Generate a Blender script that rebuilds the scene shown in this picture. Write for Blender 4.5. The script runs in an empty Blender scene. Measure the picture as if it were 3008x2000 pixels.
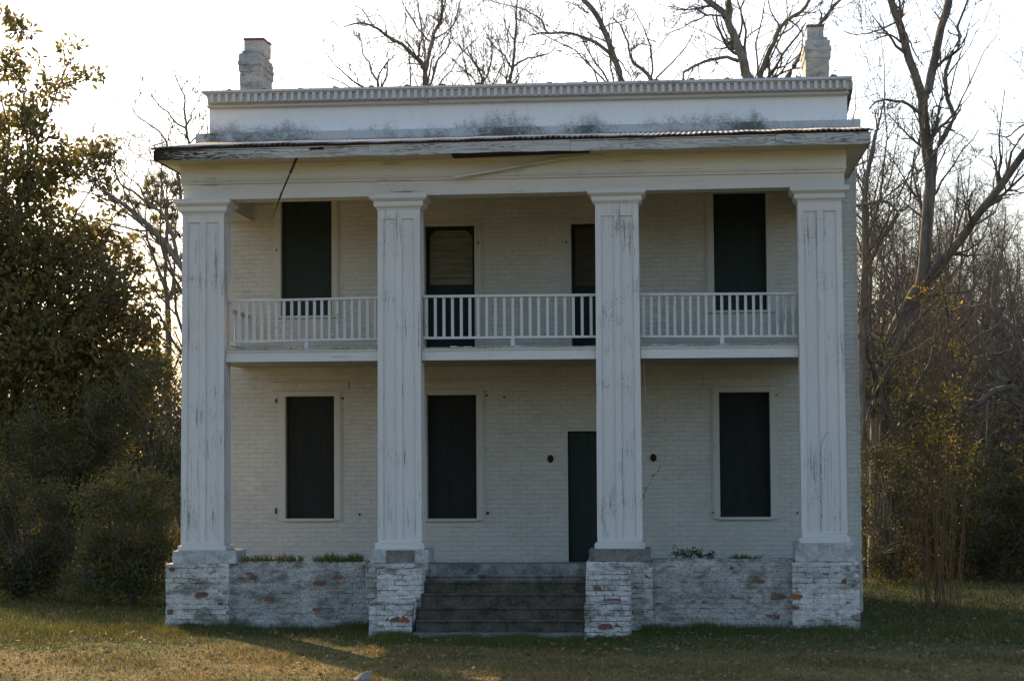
import bpy, bmesh, math
import numpy as np
from mathutils import Vector, Matrix, noise as mnoise

R = math.radians
scene = bpy.context.scene
col = scene.collection

# ------------------------------------------------------------------ camera
CX, CY, CZ = 2.526, -28.2851, 2.5954
YAW, PITCH, ROLL, FPX = 0.0870, 0.0553, -0.0067, 5746.99
_r = Vector((math.cos(YAW), math.sin(YAW), 0))
_f = Vector((-math.sin(YAW), math.cos(YAW), 0))
_fw = _f * math.cos(PITCH) + Vector((0, 0, math.sin(PITCH)))
_up = -_f * math.sin(PITCH) + Vector((0, 0, math.cos(PITCH)))
_cx = _r * math.cos(ROLL) + _up * math.sin(ROLL)
_cy = -_r * math.sin(ROLL) + _up * math.cos(ROLL)
cam_d = bpy.data.cameras.new('camera')
cam = bpy.data.objects.new('camera', cam_d)
col.objects.link(cam)
cam.matrix_world = Matrix(((_cx.x, _cy.x, -_fw.x, CX), (_cx.y, _cy.y, -_fw.y, CY), (_cx.z, _cy.z, -_fw.z, CZ), (0, 0, 0, 1)))
cam_d.sensor_width = 36.0
cam_d.lens = FPX / 3008 * 36.0
cam_d.clip_start = 0.1
cam_d.clip_end = 3000
scene.camera = cam

# ------------------------------------------------------------------ light
SUN_EL, SUN_AZ = 33.0, -33.0          # azimuth in degrees from +Y (into the picture), negative = to the left
world = bpy.data.worlds.new('World')
scene.world = world
world.use_nodes = True
wn = world.node_tree.nodes
bg = wn['Background']
sky = wn.new('ShaderNodeTexSky')
sky.sky_type = 'NISHITA'
sky.sun_disc = False
sky.sun_elevation = R(SUN_EL)
sky.sun_rotation = R(SUN_AZ)
sky.air_density = 1.0
sky.dust_density = 2.5
sky.ozone_density = 1.0
bg.inputs['Strength'].default_value = 0.15
world.node_tree.links.new(sky.outputs[0], bg.inputs[0])
sun_d = bpy.data.lights.new('sun', 'SUN')
sun_d.energy = 5.0
sun_d.angle = R(0.5)
sun_d.color = (1.0, 0.70, 0.38)
sun = bpy.data.objects.new('sun', sun_d)
col.objects.link(sun)
_sd = Vector((math.sin(R(SUN_AZ)) * math.cos(R(SUN_EL)), math.cos(R(SUN_AZ)) * math.cos(R(SUN_EL)), math.sin(R(SUN_EL))))
sun.rotation_euler = _sd.to_track_quat('Z', 'Y').to_euler()
sun.location = (-15, 40, 25)
vs = scene.view_settings
vs.view_transform = 'Standard'
vs.look = 'None'
vs.exposure = 0.92
vs.gamma = 1.0
scene.render.film_transparent = False
scene.cycles.max_bounces = 8
scene.cycles.transparent_max_bounces = 8

rng = np.random.default_rng(7)


def bp(px, py, Y):
    """point of the plane y = Y seen at a pixel of the photograph (used to measure the house)"""
    d = _cx * (px - 1504) - _cy * (py - 1000) + _fw * FPX
    t = (Y - CY) / d.y
    return Vector((CX, CY, CZ)) + d * t


def gp(px, py, z=0.0):
    d = _cx * (px - 1504) - _cy * (py - 1000) + _fw * FPX
    t = (z - CZ) / d.z
    return Vector((CX, CY, CZ)) + d * t


def pxm(Y):
    return FPX / (Y - CY)

# ------------------------------------------------------------------ object helpers


def tag(o, label=None, cat=None, group=None, kind=None):
    if label: o['label'] = label
    if cat: o['category'] = cat
    if group: o['group'] = group
    if kind: o['kind'] = kind
    return o


def empty(name, loc=(0, 0, 0), rz=0.0):
    o = bpy.data.objects.new(name, None)
    o.empty_display_size = 0.3
    col.objects.link(o)
    o.location = loc
    o.rotation_euler = (0, 0, rz)
    return o


def link(name, me, mat, parent=None):
    o = bpy.data.objects.new(name, me)
    if mat is not None:
        for m in (mat if isinstance(mat, (list, tuple)) else [mat]):
            me.materials.append(m)
    col.objects.link(o)
    if parent is not None:
        o.parent = parent
    return o


class MB:
    def __init__(s):
        s.v = []; s.f = []

    def add(s, vs, fs):
        b = len(s.v)
        s.v += [tuple(x) for x in vs]
        s.f += [tuple(i + b for i in f) for f in fs]

    def hexa(s, p):      # p: front TL TR BR BL, back TL TR BR BL
        s.add(p, [(0, 1, 2, 3), (5, 4, 7, 6), (4, 5, 1, 0), (3, 2, 6, 7), (4, 0, 3, 7), (1, 5, 6, 2)])

    def box(s, x0, x1, y0, y1, z0, z1):
        s.hexa([(x0, y0, z1), (x1, y0, z1), (x1, y0, z0), (x0, y0, z0), (x0, y1, z1), (x1, y1, z1), (x1, y1, z0), (x0, y1, z0)])

    def quad(s, tl, tr, br, bl, y0, y1):   # photograph pixels on the plane y0, extruded back to y1
        q = [bp(*p, y0) for p in (tl, tr, br, bl)]
        s.hexa(q + [Vector((p.x, y1, p.z)) for p in q])

    def cbox(s, x0, x1, y0, y1, z0, z1, c=0.012):   # bevelled box
        bm = bmesh.new()
        bmesh.ops.create_cube(bm, size=1)
        for v in bm.verts:
            v.co = Vector(((x0 + x1) / 2 + v.co.x * (x1 - x0), (y0 + y1) / 2 + v.co.y * (y1 - y0), (z0 + z1) / 2 + v.co.z * (z1 - z0)))
        bmesh.ops.bevel(bm, geom=list(bm.edges), offset=c, segments=1, affect='EDGES')
        bm.verts.index_update()
        s.add([v.co.copy() for v in bm.verts], [[v.index for v in f.verts] for f in bm.faces])
        bm.free()

    def rough(s, x0, x1, y0, y1, z0, z1, cell=0.07, amp=0.012, seed=0.0):
        """box with a worn, uneven surface"""
        bm = bmesh.new()
        n = [max(1, int(round((b - a) / cell))) for a, b in ((x0, x1), (y0, y1), (z0, z1))]
        def face(o, u, v, nu, nv):
            g = [[bm.verts.new(o + u * (i / nu) + v * (j / nv)) for j in range(nv + 1)] for i in range(nu + 1)]
            for i in range(nu):
                for j in range(nv):
                    bm.faces.new((g[i][j], g[i + 1][j], g[i + 1][j + 1], g[i][j + 1]))
        X, Y, Z = Vector((x1 - x0, 0, 0)), Vector((0, y1 - y0, 0)), Vector((0, 0, z1 - z0))
        o = Vector((x0, y0, z0))
        face(o, X, Z, n[0], n[2]); face(o + Y, Z, X, n[2], n[0])
        face(o, Z, Y, n[2], n[1]); face(o + X, Y, Z, n[1], n[2])
        face(o + Z, X, Y, n[0], n[1]); face(o, Y, X, n[1], n[0])
        bmesh.ops.remove_doubles(bm, verts=bm.verts, dist=1e-4)
        c = Vector(((x0 + x1) / 2, (y0 + y1) / 2, (z0 + z1) / 2))
        for v in bm.verts:
            d = mnoise.noise_vector(v.co * 7.0 + Vector((seed, 0, 0))) * amp
            d += mnoise.noise_vector(v.co * 19.0 + Vector((seed, 3, 0))) * amp * 0.6
            on = sum((abs(v.co.x - x0) < 1e-4 or abs(v.co.x - x1) < 1e-4, abs(v.co.y - y0) < 1e-4 or abs(v.co.y - y1) < 1e-4, abs(v.co.z - z1) < 1e-4))
            if on >= 2:
                d += (c - v.co).normalized() * abs(mnoise.noise(v.co * 9.0)) * amp * 1.6
            v.co += d
        bm.verts.index_update()
        s.add([v.co.copy() for v in bm.verts], [[v.index for v in f.verts] for f in bm.faces])
        bm.free()

    def build(s, name, mat, parent=None, smooth=False, origin=None):
        me = bpy.data.meshes.new(name)
        v = s.v
        if origin is not None:
            v = [(a[0] - origin[0], a[1] - origin[1], a[2] - origin[2]) for a in v]
        me.from_pydata(v, [], s.f)
        bm = bmesh.new(); bm.from_mesh(me)
        bmesh.ops.recalc_face_normals(bm, faces=bm.faces)
        bm.to_mesh(me); bm.free()
        if smooth:
            me.polygons.foreach_set('use_smooth', [True] * len(me.polygons))
        o = link(name, me, mat, parent)
        if origin is not None and parent is None:
            o.location = origin
        return o


def np_mesh(name, V, F, attr=None, smooth=False):
    """mesh from arrays; F is (n,3) or (n,4)"""
    me = bpy.data.meshes.new(name)
    V = np.asarray(V, dtype=np.float32); F = np.asarray(F, dtype=np.int32)
    k = F.shape[1]
    me.vertices.add(len(V)); me.vertices.foreach_set('co', V.ravel())
    me.loops.add(F.size); me.loops.foreach_set('vertex_index', F.ravel())
    me.polygons.add(len(F))
    me.polygons.foreach_set('loop_start', np.arange(0, F.size, k, dtype=np.int32))
    try:
        me.polygons.foreach_set('loop_total', np.full(len(F), k, dtype=np.int32))
    except Exception:
        pass
    if attr is not None:
        a = me.attributes.new('rnd', 'FLOAT', 'POINT')
        a.data.foreach_set('value', np.asarray(attr, dtype=np.float32))
    if smooth:
        me.polygons.foreach_set('use_smooth', np.ones(len(F), dtype=bool))
    me.update(calc_edges=True)
    return me

# ------------------------------------------------------------------ materials


class N:
    def __init__(s, name):
        s.m = bpy.data.materials.new(name)
        s.m.use_nodes = True
        s.t = s.m.node_tree
        s.b = s.t.nodes['Principled BSDF']
        s.b.inputs['Roughness'].default_value = 0.75
        s.b.inputs['Specular IOR Level'].default_value = 0.25
        s.tc = s.t.nodes.new('ShaderNodeTexCoord').outputs['Object']

    def n(s, kind, **kw):
        nd = s.t.nodes.new(kind)
        for k, v in kw.items():
            setattr(nd, k, v)
        return nd

    def set(s, sock, v):
        if isinstance(v, bpy.types.NodeSocket):
            s.t.links.new(v, sock)
        elif isinstance(v, (tuple, list)) and len(v) == 3 and sock.type == 'RGBA':
            sock.default_value = (*v, 1)
        else:
            sock.default_value = v

    def scale(s, v, sc, loc=(0, 0, 0)):
        m = s.n('ShaderNodeMapping')
        s.set(m.inputs['Vector'], v)
        m.inputs['Scale'].default_value = sc
        m.inputs['Location'].default_value = loc
        return m.outputs[0]

    def noise(s, sc=(1, 1, 1), scale=1.0, detail=4.0, rough=0.55, dist=0.0, loc=(0, 0, 0), v=None):
        nd = s.n('ShaderNodeTexNoise')
        s.set(nd.inputs['Vector'], s.scale(v or s.tc, sc, loc))
        nd.inputs['Scale'].default_value = scale
        nd.inputs['Detail'].default_value = detail
        nd.inputs['Roughness'].default_value = rough
        nd.inputs['Distortion'].default_value = dist
        return nd.outputs['Fac']

    def ramp(s, f, lo, hi, a=0.0, b=1.0):
        nd = s.n('ShaderNodeMapRange', clamp=True)
        s.set(nd.inputs['Value'], f)
        for k, v in (('From Min', lo), ('From Max', hi), ('To Min', a), ('To Max', b)):
            s.set(nd.inputs[k], v)
        return nd.outputs[0]

    def math(s, op, a, b=0.0, clamp=False):
        nd = s.n('ShaderNodeMath', operation=op, use_clamp=clamp)
        s.set(nd.inputs[0], a); s.set(nd.inputs[1], b)
        return nd.outputs[0]

    def mix(s, f, a, b, mode='MIX'):
        nd = s.n('ShaderNodeMix', data_type='RGBA', blend_type=mode)
        s.set(nd.inputs[0], f); s.set(nd.inputs[6], a); s.set(nd.inputs[7], b)
        return nd.outputs[2]

    def sep(s, v=None):
        nd = s.n('ShaderNodeSeparateXYZ')
        s.set(nd.inputs[0], v or s.tc)
        return nd.outputs

    def comb(s, x, y, z):
        nd = s.n('ShaderNodeCombineXYZ')
        for i, q in enumerate((x, y, z)):
            s.set(nd.inputs[i], q)
        return nd.outputs[0]

    def bump(s, h, strength=0.4, dist=0.01, prev=None):
        nd = s.n('ShaderNodeBump')
        nd.inputs['Strength'].default_value = strength
        nd.inputs['Distance'].default_value = dist
        s.set(nd.inputs['Height'], h)
        if prev is not None:
            s.set(nd.inputs['Normal'], prev)
        return nd.outputs[0]

    def attr(s, name='rnd'):
        return s.n('ShaderNodeAttribute', attribute_name=name).outputs['Fac']

    def out(s, color=None, normal=None, rough=None):
        if color is not None: s.set(s.b.inputs['Base Color'], color)
        if normal is not None: s.set(s.b.inputs['Normal'], normal)
        if rough is not None: s.set(s.b.inputs['Roughness'], rough)
        return s.m


def paint(name, base=(0.645, 0.62, 0.58), axis='z', peel=0.0, dirt=0.35, wood=(0.085, 0.08, 0.072)):
    """old white paint on boards: hair cracks and flakes along the grain, specks, grime"""
    m = N(name)
    st = {'z': (44, 44, 1.1), 'x': (1.1, 44, 44), 'y': (44, 1.1, 44)}[axis]
    f1 = m.noise(st, 1.0, 8, 0.72, 0.5)
    f2 = m.noise((1, 1, 1), 1.5, 5, 0.6)
    sp = tuple(70 if q > 5 else 26 for q in st)
    f3 = m.noise(sp, 1.0, 3, 0.6, loc=(3, 1, 7))
    k = m.math('ADD', f1, m.math('MULTIPLY', m.math('SUBTRACT', f2, 0.5), 0.5))
    flake = m.ramp(k, 0.655 - peel, 0.70 - peel)
    k2 = m.math('ADD', f3, m.math('MULTIPLY', m.math('SUBTRACT', f2, 0.5), 0.45))
    spots = m.ramp(k2, 0.69 - peel * 0.8, 0.74 - peel * 0.8)
    mask = m.math('MAXIMUM', flake, spots)
    st2 = tuple(2.2 if q > 5 else 0.25 for q in st)
    tone = m.noise(st2, 1.0, 5, 0.6, loc=(5, 2, 0))
    fine = m.noise(st, 2.2, 4, 0.6, loc=(1, 8, 0))
    c = m.mix(m.ramp(tone, 0.3, 0.75, 0.0, dirt), base, tuple(q * 0.62 for q in base))
    c = m.mix(m.ramp(fine, 0.45, 0.75, 0.0, 0.32), c, tuple(q * 0.66 for q in base))
    c = m.mix(m.math('MULTIPLY', mask, 0.72), c, wood)
    h = m.math('SUBTRACT', m.math('MULTIPLY', fine, 0.4), mask)
    return m.out(c, m.bump(h, 0.4, 0.006))


def brickpaint(name, base, peel=0.0, moss=0.0, red=0.0, row=0.075, joint=0.35, bumpy=0.5, stain=0.3, dark=(0.075, 0.08, 0.065), faint=0.10):
    """painted brickwork; joint opens broken dark joints, red shows bare bricks, moss and stain dirty it"""
    m = N(name)
    x, y, z = m.sep()
    w1 = m.math('MULTIPLY', m.math('SUBTRACT', m.noise((1, 1, 1), 2.2, 2), 0.5), 0.035)
    w2 = m.math('MULTIPLY', m.math('SUBTRACT', m.noise((1, 1, 1), 17.0, 2, loc=(1, 1, 5)), 0.5), 0.014)
    uv = m.comb(m.math('ADD', m.math('ADD', x, y), w2), m.math('ADD', z, m.math('ADD', w1, w2)), 0.0)
    br = m.n('ShaderNodeTexBrick')
    m.set(br.inputs['Vector'], uv)
    br.inputs['Scale'].default_value = 1.0
    br.inputs['Mortar Size'].default_value = 0.006
    br.inputs['Mortar Smooth'].default_value = 0.6
    br.inputs['Brick Width'].default_value = 0.22
    br.inputs['Row Height'].default_value = row
    br.inputs['Color1'].default_value = (0, 0, 0, 1)
    br.inputs['Color2'].default_value = (1, 1, 1, 1)
    br.inputs['Mortar'].default_value = (0.5, 0.5, 0.5, 1)
    mort = br.outputs['Fac']
    bid = br.outputs['Color']
    big = m.noise((1, 1, 1), 1.1, 5, 0.6)
    med = m.noise((1, 1, 1.8), 6.0, 6, 0.68, loc=(4, 0, 2))
    fine = m.noise((1, 1, 1.7), 38.0, 5, 0.72)
    brk = m.noise((1, 1, 2.4), 5.0, 5, 0.7, loc=(8, 3, 1))
    c = m.mix(m.ramp(big, 0.38, 0.66, 0, stain), base, tuple(q * 0.5 for q in base))
    c = m.mix(m.ramp(med, 0.44, 0.66, 0, stain), c, tuple(q * 0.5 for q in base))
    c = m.mix(m.ramp(bid, 0.2, 1.0, 0.0, 0.12), c, tuple(q * 0.55 for q in base))
    c = m.mix(m.ramp(fine, 0.60 - peel * 0.5, 0.68 - peel * 0.5, 0, 0.25 + peel * 2), c, dark)
    if moss > 0:
        ms = m.noise((1, 1, 2.0), 2.6, 8, 0.74, loc=(9, 0, 0))
        c = m.mix(m.ramp(ms, 0.62 - moss * 0.3, 0.74 - moss * 0.3, 0, 0.8), c, (0.105, 0.10, 0.070))
    if red > 0:
        bare = m.ramp(m.math('ADD', bid, m.math('MULTIPLY', m.math('SUBTRACT', m.noise((1, 1, 1), 3.5, 3, 0.6, loc=(2, 5, 1)), 0.5), 1.6)), 1.17 - red, 1.21 - red)
        bare = m.math('MULTIPLY', bare, m.ramp(fine, 0.36, 0.46))
        rc = m.mix(m.noise((1, 1, 1), 30, 3), (0.17, 0.065, 0.035), (0.10, 0.06, 0.04))
        c = m.mix(m.math('MULTIPLY', bare, m.math('SUBTRACT', 1.0, mort)), c, rc)
    jm = m.math('MULTIPLY', mort, m.ramp(m.math('ADD', brk, m.math('MULTIPLY', big, 0.35)), 0.84 - joint * 0.4, 0.92 - joint * 0.4))
    jm = m.math('MAXIMUM', jm, m.math('MULTIPLY', m.math('MULTIPLY', mort, faint), m.ramp(brk, 0.36, 0.60, 0.15, 1.0)))
    c = m.mix(m.math('MULTIPLY', jm, 0.9), c, (0.03, 0.03, 0.026))
    h = m.math('SUBTRACT', m.math('MULTIPLY', fine, 0.5), m.math('MULTIPLY', mort, m.math('ADD', m.math('MULTIPLY', jm, 0.9), 0.25)))
    h = m.math('ADD', h, m.math('MULTIPLY', med, 1.2))
    return m.out(c, m.bump(h, bumpy, 0.014))


def stucco(name, base, stain_z0, stain_z1, mildew=0.6):
    """parapet boards with mildew creeping up from the ledge, in the patches it has in the photograph"""
    m = N(name)
    x, y, z = m.sep()
    big = m.noise((0.9, 1, 0.5), 1.0, 4, 0.6, loc=(2.3, 0, 0))
    fine = m.noise((1.2, 1, 1.6), 26, 6, 0.75)
    med = m.noise((1.0, 1, 1.3), 5.0, 5, 0.65, loc=(6, 0, 1))
    grad = m.ramp(z, stain_z0, stain_z1, 1.0, 0.0)
    fin2 = m.noise((1.6, 1, 1.0), 70, 4, 0.7, loc=(2, 0, 9))
    k = m.math('ADD', m.math('MULTIPLY', fine, 0.55), m.math('MULTIPLY', med, 0.28))
    k = m.math('ADD', k, m.math('MULTIPLY', fin2, 0.27))
    k = m.math('ADD', k, m.math('MULTIPLY', m.math('SUBTRACT', big, 0.5), 1.2))
    k = m.math('ADD', k, m.math('MULTIPLY', grad, 0.42))
    mask = m.math('MULTIPLY', m.ramp(k, 0.88, 1.06), m.ramp(grad, 0.0, 0.45))
    run = m.noise((9, 1, 0.35), 1.0, 6, 0.65, loc=(0, 0, 4))
    c = m.mix(m.ramp(run, 0.5, 0.8, 0, 0.2), base, tuple(q * 0.7 for q in base))
    c = m.mix(m.ramp(m.noise((1, 1, 1), 9, 5, 0.7), 0.62, 0.75, 0, 0.25), c, (0.25, 0.25, 0.24))
    c = m.mix(m.math('MULTIPLY', mask, mildew), c, (0.055, 0.055, 0.045))
    return m.out(c, m.bump(fine, 0.2, 0.004))


def weatherwood(name):
    """grey grained fascia board, paint nearly gone, browner at its left end"""
    m = N(name)
    x, y, z = m.sep()
    wv = m.n('ShaderNodeTexWave', wave_type='BANDS', bands_direction='Z')
    m.set(wv.inputs['Vector'], m.scale(m.tc, (0.20, 1, 1)))
    wv.inputs['Scale'].default_value = 9.0
    wv.inputs['Distortion'].default_value = 22.0
    wv.inputs['Detail'].default_value = 4.0
    wv.inputs['Detail Scale'].default_value = 1.2
    g = m.noise((1.4, 8, 30), 1.0, 7, 0.7)
    patch = m.noise((0.5, 1, 1.4), 1.6, 4, 0.6, loc=(1, 0, 3))
    worn = m.math('ADD', m.math('MULTIPLY', wv.outputs['Fac'], 0.26), m.math('MULTIPLY', g, 0.85))
    worn = m.math('ADD', worn, m.math('SUBTRACT', patch, 0.5))
    left = m.ramp(x, -5.5, -3.2, 0.42, 0.0)
    worn = m.math('ADD', worn, left)
    c = m.mix(m.ramp(worn, 0.50, 0.88), (0.50, 0.50, 0.48), (0.085, 0.078, 0.066))
    c = m.mix(m.ramp(m.math('ADD', worn, left), 0.85, 1.1), c, (0.030, 0.024, 0.018))
    return m.out(c, m.bump(worn, 0.5, 0.01))


def plain(name, c, rough=0.8, var=0.35, sc=8.0, bump=0.3, stretch=(1, 1, 1), dark=None):
    m = N(name)
    f = m.noise(stretch, sc, 6, 0.65)
    g = m.noise(stretch, sc * 5, 4, 0.65, loc=(3, 3, 3))
    k = m.math('ADD', m.math('MULTIPLY', f, 0.6), m.math('MULTIPLY', g, 0.4))
    cc = m.mix(m.ramp(k, 0.35, 0.65), dark or tuple(q * (1 - var) for q in c), tuple(min(1, q * (1 + var)) for q in c))
    return m.out(cc, m.bump(k, bump, 0.01), rough)


def leafmat(name, a, b, back, trans=0.35, rough=0.5, spread=(0.0, 1.0)):
    m = N(name)
    r = m.attr()
    c = m.mix(m.ramp(r, *spread), a, b)
    geo = m.n('ShaderNodeNewGeometry')
    c2 = m.mix(geo.outputs['Backfacing'], c, back)
    m.set(m.b.inputs['Base Color'], c2)
    m.b.inputs['Roughness'].default_value = rough
    tr = m.n('ShaderNodeBsdfTranslucent')
    m.set(tr.inputs['Color'], m.mix(0.5, c, (0.30, 0.24, 0.05)))
    mx = m.n('ShaderNodeMixShader')
    mx.inputs[0].default_value = trans
    m.t.links.new(m.b.outputs[0], mx.inputs[1])
    m.t.links.new(tr.outputs[0], mx.inputs[2])
    m.t.links.new(mx.outputs[0], m.t.nodes['Material Output'].inputs['Surface'])
    return m.m


M = {}
M['paint_z'] = paint('column_paint', axis='z', peel=0.052)
M['paint_x'] = paint('beam_paint', axis='x', peel=0.02)
M['frieze'] = paint('frieze_paint', base=(0.72, 0.72, 0.69), axis='x', peel=0.02)
M['paint_y'] = paint('return_paint', axis='y')
M['paint_worn'] = paint('worn_paint', axis='x', peel=0.05, dirt=0.5)
M['deck'] = paint('deck_paint', base=(0.5, 0.49, 0.46), axis='y', peel=0.14, dirt=0.8)  # worn paint, darkened further to paint in the shadow line under the boards
M['rail'] = paint('rail_paint', base=(0.60, 0.59, 0.565), axis='x', peel=0.03)
M['baluster'] = paint('baluster_paint', base=(0.58, 0.57, 0.545), axis='z', peel=0.03)
M['trim'] = paint('trim_paint', base=(0.52, 0.508, 0.45), axis='z', peel=-0.03, dirt=0.4)
M['soffit'] = paint('soffit_paint', base=(0.60, 0.56, 0.45), axis='x', peel=0.0, dirt=0.5)
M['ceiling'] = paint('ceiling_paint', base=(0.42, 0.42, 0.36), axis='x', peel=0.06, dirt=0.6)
M['wall'] = brickpaint('wall_brick', (0.55, 0.535, 0.475), peel=0.05, joint=-0.15, stain=0.20, bumpy=0.7, faint=0.26)
M['pier'] = brickpaint('pier_brick', (0.70, 0.67, 0.61), peel=0.16, moss=0.46, red=0.05, joint=0.42, bumpy=1.0, stain=0.75, faint=0.05)
M['cheek'] = brickpaint('cheek_brick', (0.74, 0.71, 0.65), peel=0.16, moss=0.46, red=0.08, joint=0.48, bumpy=1.0, stain=0.7, faint=0.08)
M['porch_wall'] = brickpaint('porch_wall_brick', (0.56, 0.535, 0.49), peel=0.20, moss=0.48, red=0.03, joint=0.20, bumpy=1.0, stain=0.75, faint=0.03)
M['chimney'] = brickpaint('chimney_brick', (0.50, 0.50, 0.47), peel=0.12, moss=0.30, red=0.0, joint=0.15, bumpy=0.7, stain=0.7)
M['stone'] = plain('plinth_stone', (0.16, 0.15, 0.13), 0.9, 0.5, 7, 0.5)
M['plinth'] = plain('plinth_plaster', (0.40, 0.41, 0.39), 0.85, 0.4, 6, 0.4, dark=(0.20, 0.205, 0.18))
M['step'] = plain('mossy_concrete', (0.070, 0.058, 0.044), 0.9, 0.8, 6, 0.9, dark=(0.014, 0.017, 0.012))
M['landing'] = plain('landing_concrete', (0.15, 0.148, 0.14), 0.9, 0.6, 6, 0.8, dark=(0.04, 0.042, 0.036))
M['board'] = plain('dark_board', (0.010, 0.014, 0.012), 0.7, 0.4, 3, 0.1, (4, 4, 0.4))
M['greenboard'] = plain('dark_green_board', (0.010, 0.021, 0.017), 0.6, 0.35, 3, 0.1, (4, 4, 0.4))
M['plank'] = plain('grey_planks', (0.13, 0.115, 0.078), 0.8, 0.4, 4, 0.2, (0.5, 3, 6))
M['plank_dark'] = plain('brown_planks', (0.050, 0.043, 0.030), 0.8, 0.4, 4, 0.2, (0.5, 3, 6))
M['rot'] = plain('rotten_wood', (0.018, 0.013, 0.009), 0.95, 0.5, 9, 0.6)
M['iron'] = plain('rusty_iron', (0.035, 0.018, 0.010), 0.8, 0.5, 20, 0.3)
M['metalroof'] = plain('tin_roof', (0.42, 0.42, 0.40), 0.5, 0.25, 3, 0.2, (1, 4, 1), dark=(0.22, 0.18, 0.15))
_m = N('tin_roof')
_x, _y, _z = _m.sep()
_r = _m.noise((2, 6, 1), 1.5, 5, 0.65)
_c = _m.mix(_m.ramp(_r, 0.4, 0.65), (0.24, 0.20, 0.17), (0.44, 0.44, 0.42))
_e = _m.ramp(m_y if False else _m.math('ADD', _y, _m.math('MULTIPLY', _r, 0.3)), -0.45, -0.25, 1.0, 0.0)
M['metalroof'] = _m.out(_m.mix(_e, _c, (0.055, 0.045, 0.038)), _m.bump(_r, 0.2, 0.01), 0.55)
M['tile'] = plain('ridge_tile', (0.10, 0.085, 0.07), 0.9, 0.6, 9, 0.5)
M['clay'] = plain('clay_pot', (0.46, 0.45, 0.42), 0.8, 0.2, 5, 0.3, dark=(0.33, 0.27, 0.21))
M['rim'] = plain('clay_rim', (0.20, 0.11, 0.07), 0.8, 0.4, 8, 0.3)
M['fascia'] = weatherwood('weathered_fascia')
M['oldwood'] = plain('dark_old_wood', (0.06, 0.045, 0.032), 0.9, 0.5, 3, 0.4, (14, 14, 0.8))

# ------------------------------------------------------------------ ground
LAWN = N('lawn')


def lawn_color(m, blade=False):
    x, y, z = m.sep()
    p = m.comb(x, y, 0.0)
    a = m.noise((1, 1.6, 1), 0.55, 5, 0.6, v=p)
    b = m.noise((1, 1.6, 1), 3.2, 5, 0.65, loc=(4, 2, 0), v=p)
    k = m.math('ADD', m.math('MULTIPLY', a, 0.55), m.math('MULTIPLY', b, 0.45))
    # greener close to the house, drier out in front
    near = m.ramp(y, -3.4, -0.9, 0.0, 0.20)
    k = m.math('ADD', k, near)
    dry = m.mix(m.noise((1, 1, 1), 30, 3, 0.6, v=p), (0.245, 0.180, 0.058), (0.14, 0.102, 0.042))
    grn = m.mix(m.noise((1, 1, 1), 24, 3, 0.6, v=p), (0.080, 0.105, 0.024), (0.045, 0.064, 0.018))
    return m.mix(m.ramp(k, 0.43, 0.60), dry, grn), k


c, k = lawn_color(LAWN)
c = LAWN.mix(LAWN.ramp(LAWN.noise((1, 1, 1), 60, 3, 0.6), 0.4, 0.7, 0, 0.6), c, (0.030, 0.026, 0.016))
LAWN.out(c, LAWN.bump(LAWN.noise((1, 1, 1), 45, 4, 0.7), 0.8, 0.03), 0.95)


def ground_z(x, y):
    x = np.asarray(x, dtype=float); y = np.asarray(y, dtype=float)
    z = 0.018 * np.sin(x * 0.9 + 1.0) * np.sin(y * 0.8 + 0.4) + 0.012 * np.sin(x * 2.3 + y * 1.7)
    far = np.clip((y - 16) / 40, 0, 1)
    return z + far * far * 0.0


def axis_pts(lo, hi, near_lo, near_hi, step):
    a = np.arange(near_lo, near_hi + 1e-6, step)
    g = [near_hi]; d = step
    while g[-1] < hi:
        d *= 1.35; g.append(g[-1] + d)
    h = [near_lo]; d = step
    while h[-1] > lo:
        d *= 1.35; h.append(h[-1] - d)
    return np.concatenate([np.array(h[1:][::-1]), a, np.array(g[1:])])


gx = axis_pts(-900, 900, -16, 20, 0.4); gy = axis_pts(-300, 1400, -16, 16, 0.4)
GX, GY = np.meshgrid(gx, gy)
GZ = ground_z(GX, GY)
V = np.stack([GX.ravel(), GY.ravel(), GZ.ravel()], 1)
nx, ny = len(gx), len(gy)
I = (np.arange(ny - 1)[:, None] * nx + np.arange(nx - 1)[None, :]).ravel()
F = np.stack([I, I + 1, I + nx + 1, I + nx], 1)
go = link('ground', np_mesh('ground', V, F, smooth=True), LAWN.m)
tag(go, 'winter lawn of dry tan and green turf around the house', 'ground', kind='structure')

# ------------------------------------------------------------------ house
house = empty('house', (0, 0, 0))
tag(house, 'abandoned white two-storey brick house with four square columns and a balcony', 'house')

YW = 2.936
CW = 0.641
CC = [-1.5965 - 2.9187, -1.5965, 1.5965, 1.5965 + 2.9187]

# --- main wall with openings
XL, XR = -5.13, bp(2521, 1100, YW).x
Z_LEDGE = bp(1550, 395, 2.75).z
def bx(px, py): return bp(px, py, YW).x
dl0, dl1 = bx(1394, 760) - 0.80, bx(1394, 760)
dr0, dr1 = bx(1678, 760), bx(1678, 760) + 0.80
d0, d1 = bx(1669, 1460), bx(1669, 1460) + 1.02
zcl = bp(900, 588, YW).z                 # upper porch ceiling
zud = bp(1320, 664, YW).z
zld = bp(1700, 1266, YW).z
FLOOR2 = 4.03
OPEN = [
    ('window', -3.884, -3.079, 1.499, 3.474, 'board'),
    ('window', -1.580, -0.7745, 1.490, 3.474, 'board'),
    ('window', 3.088, 3.892, 1.499, 3.474, 'board'),
    ('window', -3.956, -3.116, 4.772, zcl - 0.012, 'greenboard'),
    ('window', 3.037, 3.874, 4.772, zcl - 0.012, 'greenboard'),
    ('door', dl0, dl1, FLOOR2, zud, 'board'),
    ('door', dr0, dr1, FLOOR2, zud, 'board'),
    ('door', d0, d1, 0.62, zld, 'greenboard'),
]
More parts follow.
